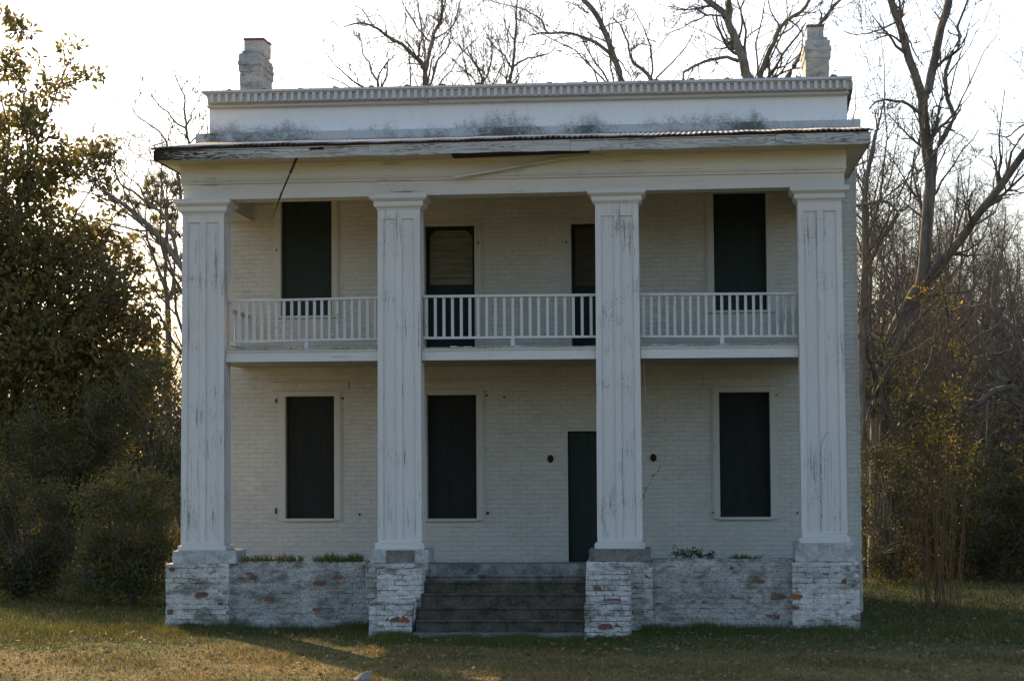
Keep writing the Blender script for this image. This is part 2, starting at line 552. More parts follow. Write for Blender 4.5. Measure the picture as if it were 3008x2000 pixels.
xs = sorted({XL, XR, *[o[1] for o in OPEN], *[o[2] for o in OPEN]})
zs = sorted({-0.1, Z_LEDGE, *[o[3] for o in OPEN], *[o[4] for o in OPEN]})
YB = 6.6                                  # back of the house
wm = MB()
for i in range(len(xs) - 1):
    for j in range(len(zs) - 1):
        cxm, czm = (xs[i] + xs[i + 1]) / 2, (zs[j] + zs[j + 1]) / 2
        if any(o[1] < cxm < o[2] and o[3] < czm < o[4] for o in OPEN):
            continue
        wm.add([(xs[i], YW, zs[j]), (xs[i + 1], YW, zs[j]), (xs[i + 1], YW, zs[j + 1]), (xs[i], YW, zs[j + 1])], [(0, 1, 2, 3)])
for o in OPEN:
    x0, x1, z0, z1 = o[1:5]; yr = YW + 0.16
    wm.add([(x0, YW, z0), (x0, yr, z0), (x0, yr, z1), (x0, YW, z1)], [(0, 1, 2, 3)])
    wm.add([(x1, YW, z0), (x1, YW, z1), (x1, yr, z1), (x1, yr, z0)], [(0, 1, 2, 3)])
    wm.add([(x0, YW, z0), (x1, YW, z0), (x1, yr, z0), (x0, yr, z0)], [(0, 1, 2, 3)])
    wm.add([(x0, YW, z1), (x0, yr, z1), (x1, yr, z1), (x1, YW, z1)], [(0, 1, 2, 3)])
zt = Z_LEDGE
wm.add([(XL, YW, -0.1), (XL, YW, zt), (XL, YB, zt), (XL, YB, -0.1)], [(0, 1, 2, 3)])
wm.add([(XR, YW, -0.1), (XR, YB, -0.1), (XR, YB, zt), (XR, YW, zt)], [(0, 1, 2, 3)])
wm.add([(XL, YB, -0.1), (XL, YB, zt), (XR, YB, zt), (XR, YB, -0.1)], [(0, 1, 2, 3)])
wme = bpy.data.meshes.new('wall'); wme.from_pydata(wm.v, [], wm.f)
wall = link('wall', wme, M['wall'], house)

rb = MB()                                  # rough outer quoin edge of the right corner
for k in range(int((zt - 0.1) / 0.075)):
    z = 0.02 + k * 0.075
    w = 0.006 + 0.018 * rng.random()
    rb.box(XR - 0.02, XR + w, YW - 0.004 - 0.006 * rng.random(), YW + 0.5, z, z + 0.066)
rb.build('corner_brick', M['wall'], house)

# --- windows and doors
for n_, x0, x1, z0, z1, mt in OPEN:
    b = MB()
    b.box(x0, x1, YW + 0.10, YW + 0.15, z0, z1)
    w = b.build(n_, M[mt], house)
    fr = MB()
    cw = 0.095
    if n_ == 'window':
        up = z0 > 4
        for sx, xa in ((-1, x0), (1, x1)):
            a, bb = (xa - cw, xa) if sx < 0 else (xa, xa + cw)
            fr.box(a, bb, YW - 0.030, YW + 0.0, z0 - 0.03, z1 + (0 if up else 0.07))
            a2, b2 = (xa, xa + 0.006) if sx < 0 else (xa - 0.006, xa)
            fr.box(a2, b2, YW - 0.012, YW + 0.1, z0, z1)
            a3, b3 = (xa - cw - 0.03, xa - cw) if sx < 0 else (xa + cw, xa + cw + 0.03)
            fr.box(a3, b3, YW - 0.016, YW, z0 - 0.03, z1 + (0 if up else 0.07))
        if not up:
            fr.box(x0, x1, YW - 0.030, YW, z1, z1 + 0.07)
            fr.box(x0 + 0.007, x1 - 0.007, YW - 0.012, YW + 0.1, z1 - 0.008, z1)
            li = MB()
            li.cbox(x0 - 0.24, x1 + 0.24, YW - 0.022, YW + 0.05, z1 + 0.085, z1 + 0.235, 0.01)
            li.build('lintel', M['wall'], w)
        fr.build('frame', M['trim'], w)
        s = MB()
        s.cbox(x0 - 0.02 if not up else x0 - 0.11, x1 + 0.02 if not up else x1 + 0.11, YW - 0.05, YW + 0.1, z0 - 0.045, z0 - 0.002, 0.006)
        s.build('sill', M['trim'], w)
    elif z0 > 3:
        for a, bb in ((x0 - 0.11, x0), (x1, x1 + 0.11)):
            fr.box(a, bb, YW - 0.025, YW, z0, z1 + 0.045)
            fr.box(a + (0.07 if a < x0 - 0.05 else 0.012), bb - (0.012 if a < x0 - 0.05 else 0.07), YW - 0.038, YW - 0.024, z0, z1 + 0.045)
        fr.box(x0, x1, YW - 0.025, YW, z1, z1 + 0.045)
        fr.build('frame', M['trim'], w)
        if x0 < 0:                         # plank shutter behind the opening, clipped top corners
            pn = MB()
            zb_, zt_ = bp(1300, 838, YW + 0.09).z, bp(1300, 678, YW + 0.09).z
            xa, xb = bp(1263, 760, YW + 0.09).x, bp(1388, 760, YW + 0.09).x
            nb = 8; hh = (zt_ - zb_) / nb
            for q in range(nb):
                za, zc = zb_ + q * hh + 0.006, zb_ + (q + 1) * hh
                c_ = 0.0 if q < nb - 1 else 0.10
                yy = YW + 0.088 - 0.004 * (q % 2)
                pts = [(xa, za), (xb, za), (xb, zc - c_), (xb - c_, zc), (xa + c_, zc), (xa, zc - c_)] if c_ else [(xa, za), (xb, za), (xb, zc), (xa, zc)]
                k_ = len(pts)
                pn.add([(p[0], yy, p[1]) for p in pts] + [(p[0], yy + 0.01, p[1]) for p in pts],
                       [tuple(range(k_)), tuple(range(2 * k_ - 1, k_ - 1, -1))] + [(i, (i + 1) % k_, (i + 1) % k_ + k_, i + k_) for i in range(k_)])
            pn.build('panel', M['plank'], w)
        else:
            pn = MB(); pn.cbox(x0 + 0.06, x1 - 0.04, YW + 0.085, YW + 0.105, bp(1700, 838, YW).z, z1 - 0.05, 0.004)
            pn.build('panel', M['plank_dark'], w)
    else:
        fr.box(x0 - 0.03, x0, YW - 0.008, YW + 0.1, z0, z1 + 0.03)
        fr.box(x1, x1 + 0.03, YW - 0.008, YW + 0.1, z0, z1 + 0.03)
        fr.box(x0, x1, YW - 0.008, YW + 0.1, z1, z1 + 0.03)
        fr.build('frame', M['trim'], w)

# dark sockets of the lost porch lamps, shutter hinges
for px, py in ((1617, 1347), (1919.5, 1344)):
    c_ = bp(px, py, YW)
    b = MB()
    k_ = 16
    ring = lambda r, y: [(c_.x + r * 0.85 * math.cos(2 * math.pi * i / k_), y, c_.z + r * 1.1 * math.sin(2 * math.pi * i / k_)) for i in range(k_)]
    vs_ = ring(0.058, YW - 0.002) + ring(0.055, YW - 0.028) + ring(0.038, YW - 0.03) + ring(0.030, YW - 0.006)
    b.add(vs_, [(r * k_ + i, r * k_ + (i + 1) % k_, (r + 1) * k_ + (i + 1) % k_, (r + 1) * k_ + i) for r in range(3) for i in range(k_)] + [tuple(3 * k_ + i for i in range(k_))])
    b.build('lamp_socket', M['iron'], house, smooth=False)
for px, py, w_, h_ in ((812, 1177, .03, .11), (1007, 1170, .05, .045), (1430, 1161, .05, .045), (1481, 1166, .04, .05), (811, 1500, .03, .16),
                       (1057, 1510, .04, .06), (1433, 1506, .06, .07), (1405, 714, .03, .075), (1664, 712, .03, .075), (813, 735, .02, .10), (2095, 1505, .03, .05), (2343, 1506, .03, .06), (2281, 1160, .03, .04)):
    c_ = bp(px, py, YW); w_ *= 0.62; h_ *= 0.62
    b = MB()
    b.cbox(c_.x - w_ / 2, c_.x + w_ / 2, YW - 0.035, YW + 0.01, c_.z - h_ / 2, c_.z + h_ / 2, 0.006)
    b.cbox(c_.x - w_ * 0.2, c_.x + w_ * 0.2, YW - 0.055, YW - 0.03, c_.z - h_ * 0.35, c_.z + h_ * 0.35, 0.004)
    b.build('hinge', M['iron'], house)

# --- piers, porch walls, porch fill, steps
FZ = 0.72                                  # sunken earth fill of the porch floor
def span(pxa, pxb, py, Y): return bp(pxa, py, Y).x, bp(pxb, py, Y).x
PIER = [(485.3, 671, 1655), (1074, 1257, 1654), (1722, 1917, 1649.5), (2328, 2527, 1651)]
for i, (a, b_, t) in enumerate(PIER):
    yf = -0.16
    x0, x1 = span(a, b_, 1750, yf); z1 = bp((a + b_) / 2, t, yf).z
    b = MB(); b.rough(x0, x1, yf, 0.72, -0.15, z1, 0.075, 0.011, i * 3.1)
    b.build('pier', M['pier'], house)
for i, (a, b_, tl, tr, yf) in enumerate([(676, 1074, 1648.5, 1650, -0.02), (1917, 2329, 1642, 1641, -0.02)]):
    x0, x1 = span(a, b_, 1750, yf); z1 = (bp(a, tl, yf).z + bp(b_, tr, yf).z) / 2
    b = MB(); b.rough(x0 - 0.01, x1 + 0.01, yf, 0.32, -0.15, z1, 0.075, 0.010, 11 + i)
    b.build('porch_wall', M['porch_wall'], house)
for sx in (-1, 1):
    x0 = -4.9 if sx < 0 else 4.45
    b = MB(); b.rough(x0, x0 + 0.42, 0.74, YW - 0.02, -0.15, 0.9, 0.15, 0.01, 20 + sx)
    b.build('porch_wall', M['porch_wall'], house)
b = MB()
b.box(-4.5, 4.48, 0.31, YW - 0.004, -0.1, FZ)
b.build('porch_floor', M['landing'], house)

stairs = MB()
sx0, sx1 = span(1238, 1722, 1750, -0.6)
stairs.rough(sx0, sx1, -0.12, 0.34, -0.1, bp(1480, 1655.5, -0.12).z, 0.09, 0.006, 40)
st = stairs.build('stairs', M['landing'], house)
prev = -0.12
for k, py in enumerate((1688, 1707, 1743, 1783, 1821)):
    yf = -0.14 - 0.26 * k if k else -0.17
    yf = [-0.20, -0.42, -0.68, -0.94, -1.20][k]
    z1 = bp(1480, py, yf).z
    b = MB(); b.rough(sx0 + 0.004, sx1 - 0.004, yf, prev + 0.004, -0.1, z1, 0.08, 0.007, 50 + k)
    # worn nosing
    b.cbox(sx0 + 0.006, sx1 - 0.006, yf - 0.022, yf + 0.05, z1 - 0.03, z1 + 0.003, 0.008)
    b.build('step', M['step'] if k > 0 else M['landing'], st)
    prev = yf
b = MB(); b.rough(sx0 - 0.02, sx1 + 0.02, -1.46, -1.2, -0.1, bp(1480, 1861, -1.46).z, 0.1, 0.01, 60)
b.build('step', M['landing'], st)
for up_, lo_, sd in (((1108, 1240, 1672, 1769), (1083, 1211.5, 1768), 1), ((1720, 1853, 1678, 1774), (1716, 1851, 1774), 2)):
    yf = -0.62
    x0, x1 = span(up_[0], up_[1], 1720, yf); z1 = bp(1480, up_[2], yf).z
    b = MB(); b.rough(x0, x1, yf, -0.15, -0.1, z1, 0.07, 0.014, 70 + sd)
    yf2 = -1.22
    x0, x1 = span(lo_[0], lo_[1], 1800, yf2); z2 = bp(1480, lo_[2], yf2).z
    ck = b.build('cheek_wall', M['cheek'], house)
    b = MB(); b.rough(x0, x1, yf2, yf + 0.01, -0.12, z2, 0.07, 0.014, 80 + sd)
    b.build('lower_block', M['cheek'], ck)

M['bare'] = plain('bare_brick', (0.17, 0.085, 0.055), 0.95, 0.5, 22, 0.8, dark=(0.06, 0.045, 0.035))
M['bare_red'] = plain('bare_red_brick', (0.34, 0.10, 0.04), 0.95, 0.4, 22, 0.8, dark=(0.12, 0.05, 0.03))
for px, py, w_, h_, yf, mt in ((592, 1746, 40, 18, -0.16, 'bare'), (506, 1671, 18, 12, -0.16, 'bare'), (648, 1772, 14, 10, -0.16, 'bare'), (560, 1833, 70, 9, -0.16, 'bare'), (745, 1694, 18, 14, -0.02, 'bare'), (733, 1684, 24, 8, -0.02, 'bare'),
                               (993, 1694, 32, 11, -0.02, 'bare'), (938, 1711, 36, 13, -0.02, 'bare'), (793, 1757, 26, 14, -0.02, 'bare'), (930, 1790, 24, 10, -0.02, 'bare'), (1190, 1821, 26, 16, -1.22, 'bare_red'), (1160, 1820, 34, 12, -1.22, 'bare'), (1195, 1761, 40, 9, -0.62, 'bare'),
                               (1755, 1729, 26, 14, -0.62, 'bare'), (1800, 1762, 60, 10, -0.62, 'bare'), (1778, 1839, 46, 16, -1.22, 'bare'), (2228, 1707, 36, 11, -0.02, 'bare'), (2150, 1668, 14, 10, -0.02, 'bare'), (2283, 1751, 44, 17, -0.02, 'bare'), (2340, 1752, 34, 15, -0.16, 'bare_red'), (2336, 1783, 22, 13, -0.16, 'bare'), (2480, 1706, 16, 14, -0.16, 'bare')):
    c_ = bp(px, py, yf); k_ = 11; w_ /= pxm(yf) * 2; h_ /= pxm(yf) * 2
    pts = []
    for i in range(k_):
        a_ = 2 * math.pi * i / k_
        e_ = 0.75 + 0.4 * rng.random()
        ca, sa = math.cos(a_), math.sin(a_)
        pts.append((c_.x + w_ * e_ * math.copysign(abs(ca) ** 0.6, ca), c_.z + h_ * e_ * math.copysign(abs(sa) ** 0.6, sa)))
    q = MB()
    q.add([(p[0], yf - 0.016, p[1]) for p in pts] + [(p[0], yf + 0.03, p[1]) for p in pts], [tuple(range(k_)), tuple(range(2 * k_ - 1, k_ - 1, -1))] + [(i, (i + 1) % k_, (i + 1) % k_ + k_, i + k_) for i in range(k_)])
    q.build('bare_brick', M[mt], house)

# --- columns
SHT = [(651, 651), (640, 640), (630.5, 630.5), (616.6, 616.6)]
BASE = [  # wooden base lines (top of base, step, bottom) and plinth bottom, in photograph pixels, plinth x span
    (1590, 1602, 1617, 1655.5, 506, 694), (1585.5, 1594, 1614, 1653.5, 1091, 1258), (1580.5, 1594, 1612, 1649, 1730, 1909), (1562.5, 1577.5, 1594.5, 1649.5, 2336, 2512)]
CAPT = [584, 569, 553.5, 545.5]
for i, cx_ in enumerate(CC):
    pc = bp(0, 0, 0)
    px_c = [597, 1173, 1816, 2414][i]
    z_b = bp(px_c, BASE[i][0], 0).z
    z_s = bp(px_c, BASE[i][1], 0).z
    z_m = bp(px_c, BASE[i][2], -0.05).z
    z_p = bp(px_c, BASE[i][3], -0.1).z
    z_n = bp(px_c, SHT[i][0] + 3, 0).z       # top of the sunken panels
    z_c = bp(px_c, CAPT[i] + 46, 0).z        # bottom of the capital
    z_a = bp(px_c, CAPT[i], -0.09).z
    cemp = MB()
    D2 = 0.44
    hb, ht = CW / 2 + 0.004, CW / 2 - 0.008
    def tap(z): return ht + (hb - ht) * (z_c - z) / (z_c - z_b)
    # core slightly sunk, boards proud of it
    def slab(mb, ua, ub, za, zb2, yf, yb):   # ua/ub in -1..1 of the half width
        mb.hexa([(cx_ + ua * tap(zb2), yf, zb2), (cx_ + ub * tap(zb2), yf, zb2), (cx_ + ub * tap(za), yf, za), (cx_ + ua * tap(za), yf, za),
                 (cx_ + ua * tap(zb2), yb, zb2), (cx_ + ub * tap(zb2), yb, zb2), (cx_ + ub * tap(za), yb, za), (cx_ + ua * tap(za), yb, za)])
    slab(cemp, -0.93, 0.93, z_b, z_c, 0.026, D2 - 0.02)
    column = cemp.build('column', M['paint_z'], house)
    tr = MB()
    for ua, ub in ((-1, -0.74), (-0.13, 0.13), (0.74, 1)):
        slab(tr, ua, ub, z_b + 0.0, z_n, 0.0, 0.0262)
    slab(tr, -1, 1, z_n, z_c, 0.0, 0.0262)
    # beads beside the stiles
    for u in (-0.72, -0.15, 0.15, 0.72):
        slab(tr, u - 0.018, u + 0.018, z_b + 0.005, z_n - 0.004, 0.014, 0.0261)
    tr.build('panelling', M['paint_z'], column)
    for sx in (-1, 1):                       # side boards
        sd = MB()
        for ya, yb in ((0.0265, 0.11), (0.19, 0.24), (0.33, D2 - 0.021)):
            ua, ub = (-1, -0.93) if sx < 0 else (0.93, 1)
            slab(sd, ua, ub, z_b, z_n, ya, yb)
        ua, ub = (-1, -0.93) if sx < 0 else (0.93, 1)
        slab(sd, ua, ub, z_n, z_c, 0.0265, D2 - 0.021)
        sd.build('side_board', M['paint_z'], column)
    cp = MB()
    prof = [(0.0, 0.012), (0.018, 0.012), (0.035, 0.030), (0.060, 0.045), (0.062, 0.050), (0.150, 0.050), (0.152, 0.058), (0.165, 0.070), (0.190, 0.095), (0.205, 0.104), (0.2055, 0.110)]
    sc_ = (z_a - z_c) / 0.290
    prof = [(a * sc_, p) for a, p in prof] + [(z_a - z_c, 0.110)]
    rings = []
    for dz, p in prof:
        hh = ht + p; z = z_c + dz
        rings.append([(cx_ - hh, -p, z), (cx_ + hh, -p, z), (cx_ + hh, D2 + p - 0.02, z), (cx_ - hh, D2 + p - 0.02, z)])
    vs_ = [q for r_ in rings for q in r_]
    fs_ = [(r_ * 4 + a, r_ * 4 + (a + 1) % 4, (r_ + 1) * 4 + (a + 1) % 4, (r_ + 1) * 4 + a) for r_ in range(len(rings) - 1) for a in range(4)]
    fs_ += [(3, 2, 1, 0), tuple(len(vs_) - 4 + a for a in range(4))]
    cp.add(vs_, fs_)
    cp.build('capital', M['paint_x'], column)
    bs = MB()
    bs.cbox(cx_ - hb + 0.004, cx_ + hb - 0.004, -0.006, D2, z_s, z_b, 0.006)
    bs.cbox(cx_ - hb - 0.035, cx_ + hb + 0.035, -0.05, D2 + 0.06, z_m, z_s, 0.008)
    bs.build('base', M['paint_worn'], column)
    pl = MB()
    x0, x1 = span(BASE[i][4], BASE[i][5], 1632, -0.1)
    pl.cbox(x0, x1, -0.10, D2 + 0.14, z_p, z_m, 0.01)
    pl.build('plinth', M['stone'] if i == 2 else M['plinth'], column)
    if i == 1:
        fpl = MB(); xa, xb = span(1134, 1219, 1632, -0.104); fpl.box(xa, xb, -0.104, -0.09, z_p + 0.006, z_m - 0.006)
        fpl.build('bare_patch', M['stone'], column)

# --- entablature
ent = MB()
ent.quad((539, 542.5), (2480, 505), (2480, 546), (539, 588.5), 0.03, 0.46)
EN = ent.build('entablature', M['paint_x'], house)
b = MB()
b.quad((530.6, 484), (2486.5, 436.5), (2485.5, 492.5), (531, 532), 0.015, 0.46)
b.build('frieze', M['frieze'], EN)
b = MB()
b.quad((529, 529.5), (2487, 490), (2487, 496), (530, 535.5), -0.025, 0.04)
b.quad((532, 535), (2484, 496.5), (2483, 505.5), (534, 543), -0.005, 0.04)
b.quad((536, 585), (2481, 542.8), (2481, 546.8), (536, 589.2), 0.018, 0.05)
b.build('moulding', M['paint_worn'], EN)
for sx in (-1, 1):
    q = MB()
    za = bp(1500, 568, 0.03).z; zb2 = bp(1500, 461, 0.02).z
    xe = bp(535, 540, 0.03).x if sx < 0 else bp(2482, 500, 0.03).x
    q.box(xe if sx < 0 else xe - 0.42, xe + 0.42 if sx < 0 else xe, 0.465, YW - 0.003, za, zb2)
    q.build('return_beam', M['paint_y'], EN)
# porch ceiling
b = MB(); b.box(-4.7, 4.85, 0.462, YW - 0.004, zcl, zcl + 0.05)
b.build('porch_ceiling', M['ceiling'], house)

# --- eave: soffit, fascia boards, tin roof
YE = -0.62
EL, ER = bp(458, 470, YE), bp(2551.6, 418, YE)     # bottom corners of the fascia
ETL, ETR = bp(449, 436, YE - 0.04), bp(2556, 381, YE - 0.04)
s_ = MB()
def ez(x, top=False):
    a, b2 = (ETL, ETR) if top else (EL, ER)
    return a.z + (b2.z - a.z) * (x - a.x) / (b2.x - a.x)
fx0, fx1 = bp(531, 500, 0.015).x, bp(2486, 460, 0.015).x
s_.hexa([(EL.x, YE, EL.z + 0.03), (ER.x, YE, ER.z + 0.03), (ER.x, YE, ER.z), (EL.x, YE, EL.z)] +
        [(EL.x, 0.46, EL.z + 0.03), (ER.x, 0.46, ER.z + 0.03), (ER.x, 0.46, ER.z), (EL.x, 0.46, EL.z)])
for sx in (-1, 1):
    xa, xb = (EL.x, fx0 + 0.3) if sx < 0 else (fx1 - 0.3, ER.x)
    s_.box(xa, xb, 0.462, YW - 0.003, ez(xa if sx < 0 else xb), ez(xa if sx < 0 else xb) + 0.03)
s_.build('soffit', M['soffit'], house)
joints = [458, 1098, 1690, 2285, 2551.6]
for a, b2 in zip(joints[:-1], joints[1:]):
    q = MB()
    n_ = 26
    xa = EL.x + (ER.x - EL.x) * (a - 458) / (2551.6 - 458) + 0.004
    xb = EL.x + (ER.x - EL.x) * (b2 - 458) / (2551.6 - 458)
    dy = 0.010 * ((joints.index(a)) % 2)
    for k in range(n_):
        u0, u1 = xa + (xb - xa) * k / n_, xa + (xb - xa) * (k + 1) / n_
        def edge(u): return 0.018 * mnoise.noise(Vector((u * 2.3, 1.7, 0))) + 0.006 * mnoise.noise(Vector((u * 9, 4, 0)))
        def tl(u): return ez(u, True) - 0.03
        q.hexa([(u0, YE - 0.03 - dy, tl(u0)), (u1, YE - 0.03 - dy, tl(u1)), (u1, YE - 0.012 - dy, ez(u1) - 0.015 + edge(u1)), (u0, YE - 0.012 - dy, ez(u0) - 0.015 + edge(u0)),
                (u0, YE - 0.001, tl(u0)), (u1, YE - 0.001, tl(u1)), (u1, YE - 0.001, ez(u1) - 0.012), (u0, YE - 0.001, ez(u0) - 0.012)])
    q.build('fascia', M['fascia'], house)
for sx in (-1, 1):
    xe = EL.x if sx < 0 else ER.x
    q = MB()
    zb2, zt2 = ez(xe) - 0.012, ez(xe, True) - 0.03
    q.box(xe - 0.03 if sx < 0 else xe + 0.001, xe - 0.001 if sx < 0 else xe + 0.03, YE - 0.03, YW - 0.004, zb2, zt2)
    q.build('fascia', M['fascia'], house)
q = MB()
a_, b2 = bp(1327, 452, YE - 0.005), bp(1730, 450, YE - 0.005)
q.hexa([(a_.x, YE - 0.002, ez(a_.x) - 0.004), (b2.x, YE - 0.002, ez(b2.x) - 0.004), (b2.x, YE - 0.002, ez(b2.x) - 0.012), (a_.x, YE - 0.002, ez(a_.x) - 0.050),
        (a_.x, YE + 0.3, ez(a_.x) - 0.004), (b2.x, YE + 0.3, ez(b2.x) - 0.004), (b2.x, YE + 0.3, ez(b2.x) - 0.012), (a_.x, YE + 0.3, ez(a_.x) - 0.042)])
q.build('rotten_board', M['rot'], house)
q = MB(); a_ = bp(930, 436, YE - 0.04)
q.rough(a_.x - 0.11, a_.x + 0.11, YE - 0.0435, YE - 0.02, a_.z - 0.018, a_.z + 0.018, 0.03, 0.012, 3.0)
q.build('knot_hole', M['rot'], house)
# corrugated tin roof of the portico
nx_ = 1300
rx = np.linspace(EL.x - 0.06, ER.x + 0.06, nx_)
zf = np.array([ez(x, True) for x in rx]) - 0.012 + 0.012 * np.sin(rx * 2 * math.pi / 0.078) * (0.6 + 0.5 * np.sin(rx * 2.3) * np.sin(rx * 0.9 + 1)) + 0.008 * np.sin(rx * 1.7 + 1) + 0.006 * np.sin(rx * 11.3)
pl0, pl1 = bp(575, 424, 2.6), bp(2528, 377, 2.6)
zb_ = pl0.z + (pl1.z - pl0.z) * (rx - pl0.x) / (pl1.x - pl0.x) + 0.012 * np.sin(rx * 2 * math.pi / 0.078) + 0.03
rows = [(YE - 0.075, zf), (YE - 0.075, zf + 0.016), (2.75, zb_ + 0.016), (2.75, zb_)]
V = np.concatenate([np.stack([rx, np.full(nx_, y), z], 1) for y, z in rows])
F = []
idx = np.arange(nx_ - 1)
for r_ in range(4):
    a = r_ * nx_ + idx; b2 = ((r_ + 1) % 4) * nx_ + idx
    F.append(np.stack([a, a + 1, b2 + 1, b2], 1))
link('roof', np_mesh('roof', V, np.concatenate(F)), M['metalroof'], house)
# filler below the drip edge
q = MB(); q.hexa([(EL.x, YE - 0.028, ETL.z + 0.002), (ER.x, YE - 0.028, ETR.z + 0.002), (ER.x, YE - 0.028, ETR.z - 0.055), (EL.x, YE - 0.028, ETL.z - 0.055),
                  (EL.x, YE + 0.1, ETL.z + 0.010), (ER.x, YE + 0.1, ETR.z + 0.010), (ER.x, YE + 0.1, ETR.z - 0.055), (EL.x, YE + 0.1, ETL.z - 0.055)])
q.build('drip_board', M['oldwood'], house)

# --- parapet
p0 = bp(615, 393, 2.72).z; p1 = bp(615, 316, 2.72).z
M['parapet'] = stucco('parapet_paint', (0.86, 0.84, 0.81), p0 - 0.02, p1 + 0.06, 0.66)
M['ledge'] = stucco('ledge_paint', (0.56, 0.55, 0.53), p0 - 0.25, p1 + 0.9, 0.85)
b = MB(); b.quad((615, 314), (2488.5, 272.5), (2488.5, 354), (615, 394), 2.72, 3.05)
PA = b.build('parapet', M['parapet'], house)
b = MB(); b.quad((575, 393), (2510, 351.5), (2510, 380), (575, 428), 2.60, 3.05)
b.quad((2509, 349.5), (2528, 349), (2528, 380), (2509, 380), 2.57, 3.05)
b.build('ledge', M['ledge'], PA)
b = MB()
b.quad((592, 267), (2503.5, 223.5), (2503.5, 231.5), (592, 273.5), 2.42, 3.05)
b.quad((597, 272), (2501, 230), (2500, 236), (600, 278.5), 2.46, 3.04)
b.build('cornice', M['rail'], PA)
b = MB()
b.quad((606, 277), (2496, 234.8), (2492, 262), (610, 302.5), 2.515, 3.03)
b.quad((609, 300.5), (2492, 259.5), (2490, 277), (612, 318), 2.62, 3.02)
b.quad((607, 311.5), (2494, 270), (2494, 274.5), (607, 316), 2.60, 3.01)
b.build('bed_band', M['paint_x'], PA)
ND = 88
dm = None
for k in range(ND):
    u = (k + 0.5) / ND
    px_ = 612 + (2492 - 612) * u
    pt_ = 278.2 + (236 - 278.2) * u; pb_ = 300.5 + (260 - 300.5) * u
    a = bp(px_, pt_, 2.46); c_ = bp(px_, pb_, 2.46)
    hw = 0.0265; ch = 0.014
    pr = [(-hw, 0), (hw, 0), (hw, c_.z - a.z + ch), (hw - ch, c_.z - a.z), (-hw + ch, c_.z - a.z), (-hw, c_.z - a.z + ch)]
    me = None
    q = MB()
    q.add([(x, 0, z) for x, z in pr] + [(x, 0.062, z) for x, z in pr], [tuple(range(6)), tuple(range(11, 5, -1))] + [(i, (i + 1) % 6, (i + 1) % 6 + 6, i + 6) for i in range(6)])
    if dm is None:
        d = q.build('dentil', M['paint_x'], PA); dm = d
    else:
        d = dm.copy(); col.objects.link(d); d.parent = PA
    d.location = (a.x + 0.004 * (rng.random() - 0.5), 2.456, a.z)
    d.rotation_euler = (0, 0.03 * (rng.random() - 0.5), 0)
tm = None
for k in range(18):
    px_ = 672 + 104.6 * k
    py_ = 266.5 + (223.5 - 266.5) * (px_ - 592) / (2503 - 592)
    a = bp(px_, py_, 2.40)
    if tm is None:
        q = MB(); n_ = 9
        pr = [(0.068 * math.cos(math.pi * i / n_), 0.062 * math.sin(math.pi * i / n_) ** 0.8) for i in range(n_ + 1)]
        k_ = len(pr)
        q.add([(x, 0, z) for x, z in pr] + [(x * 1.0, 0.5, z + 0.0) for x, z in pr], [tuple(range(k_)), tuple(range(2 * k_ - 1, k_ - 1, -1))] + [(i, (i + 1) % k_, (i + 1) % k_ + k_, i + k_) for i in range(k_)])
        tm = q.build('roof_tile', M['tile'], PA); d = tm
    else:
        d = tm.copy(); col.objects.link(d); d.parent = PA
    d.location = (a.x, 2.43, a.z - 0.035)
    d.rotation_euler = (0, 0.2 * (rng.random() - 0.5), 0.1 * (rng.random() - 0.5))
    d.scale = (0.85 + 0.3 * rng.random(), 1, 0.8 + 0.4 * rng.random())
# low main roof behind the parapet
q = MB()
zl, zr = bp(592, 273, 2.9).z, bp(2503, 231, 2.9).z
q.hexa([(XL, 3.051, zl), (XR, 3.051, zr), (XR, 3.051, zr - 0.15), (XL, 3.051, zl - 0.15), (XL, YB + 0.2, zl - 0.75), (XR, YB + 0.2, zr - 0.75), (XR, YB + 0.2, zr - 0.9), (XL, YB + 0.2, zl - 0.9)])
q.build('roof', M['metalroof'], house)

# --- chimneys
def chimney(x0, x1, yf, dep, rows_, pots):
    """rows_: (y top px, y bottom px, how far it stands proud)"""
    q = MB(); xm = (x0 + x1) / 2
    for t, b2, pr in rows_:
        za, zb2 = bp(xm, t, yf).z, bp(xm, b2, yf).z
        xa, xb = bp(x0, (t + b2) / 2, yf).x, bp(x1, (t + b2) / 2, yf).x
        q.rough(xa - pr, xb + pr, yf - pr, yf + dep + pr, zb2, za, 0.09, 0.008, t)
    o = q.build('chimney', M['chimney'], house)
    for i, (pa, pb, t, b2, ya) in enumerate(pots):
        za, zb2 = bp(xm, t, ya).z, bp(xm, b2, ya).z
        xa, xb = bp(pa, t, ya).x, bp(pb, t, ya).x
        p = MB(); p.cbox(xa + 0.012, xb - 0.012, ya, ya + (xb - xa) * 0.9, zb2 - 0.05, za - 0.03, 0.02)
        po = p.build('chimney_pot', M['clay'] if pa < 1500 else M['plinth'], o)
        p = MB(); p.cbox(xa, xb, ya - 0.014, ya + (xb - xa) * 0.9 + 0.014, za - 0.036, za, 0.008)
        p.build('rim', M['rim'], po)
    return o
chimney(704, 762, 4.3, 1.05, [(208, 330, 0.0), (188, 210, 0.018), (179, 190, 0.032), (157, 180, 0.014), (148, 158, -0.03)],
        [(714, 777, 112, 150, 4.38), (757, 792, 124, 165, 5.2)])
chimney(2367, 2436, 4.3, 1.0, [(168, 300, 0.0), (146, 170, 0.022), (136, 148, 0.036), (118, 138, 0.012), (108, 119, -0.03)],
        [(2368, 2421.5, 72, 112, 4.36)])

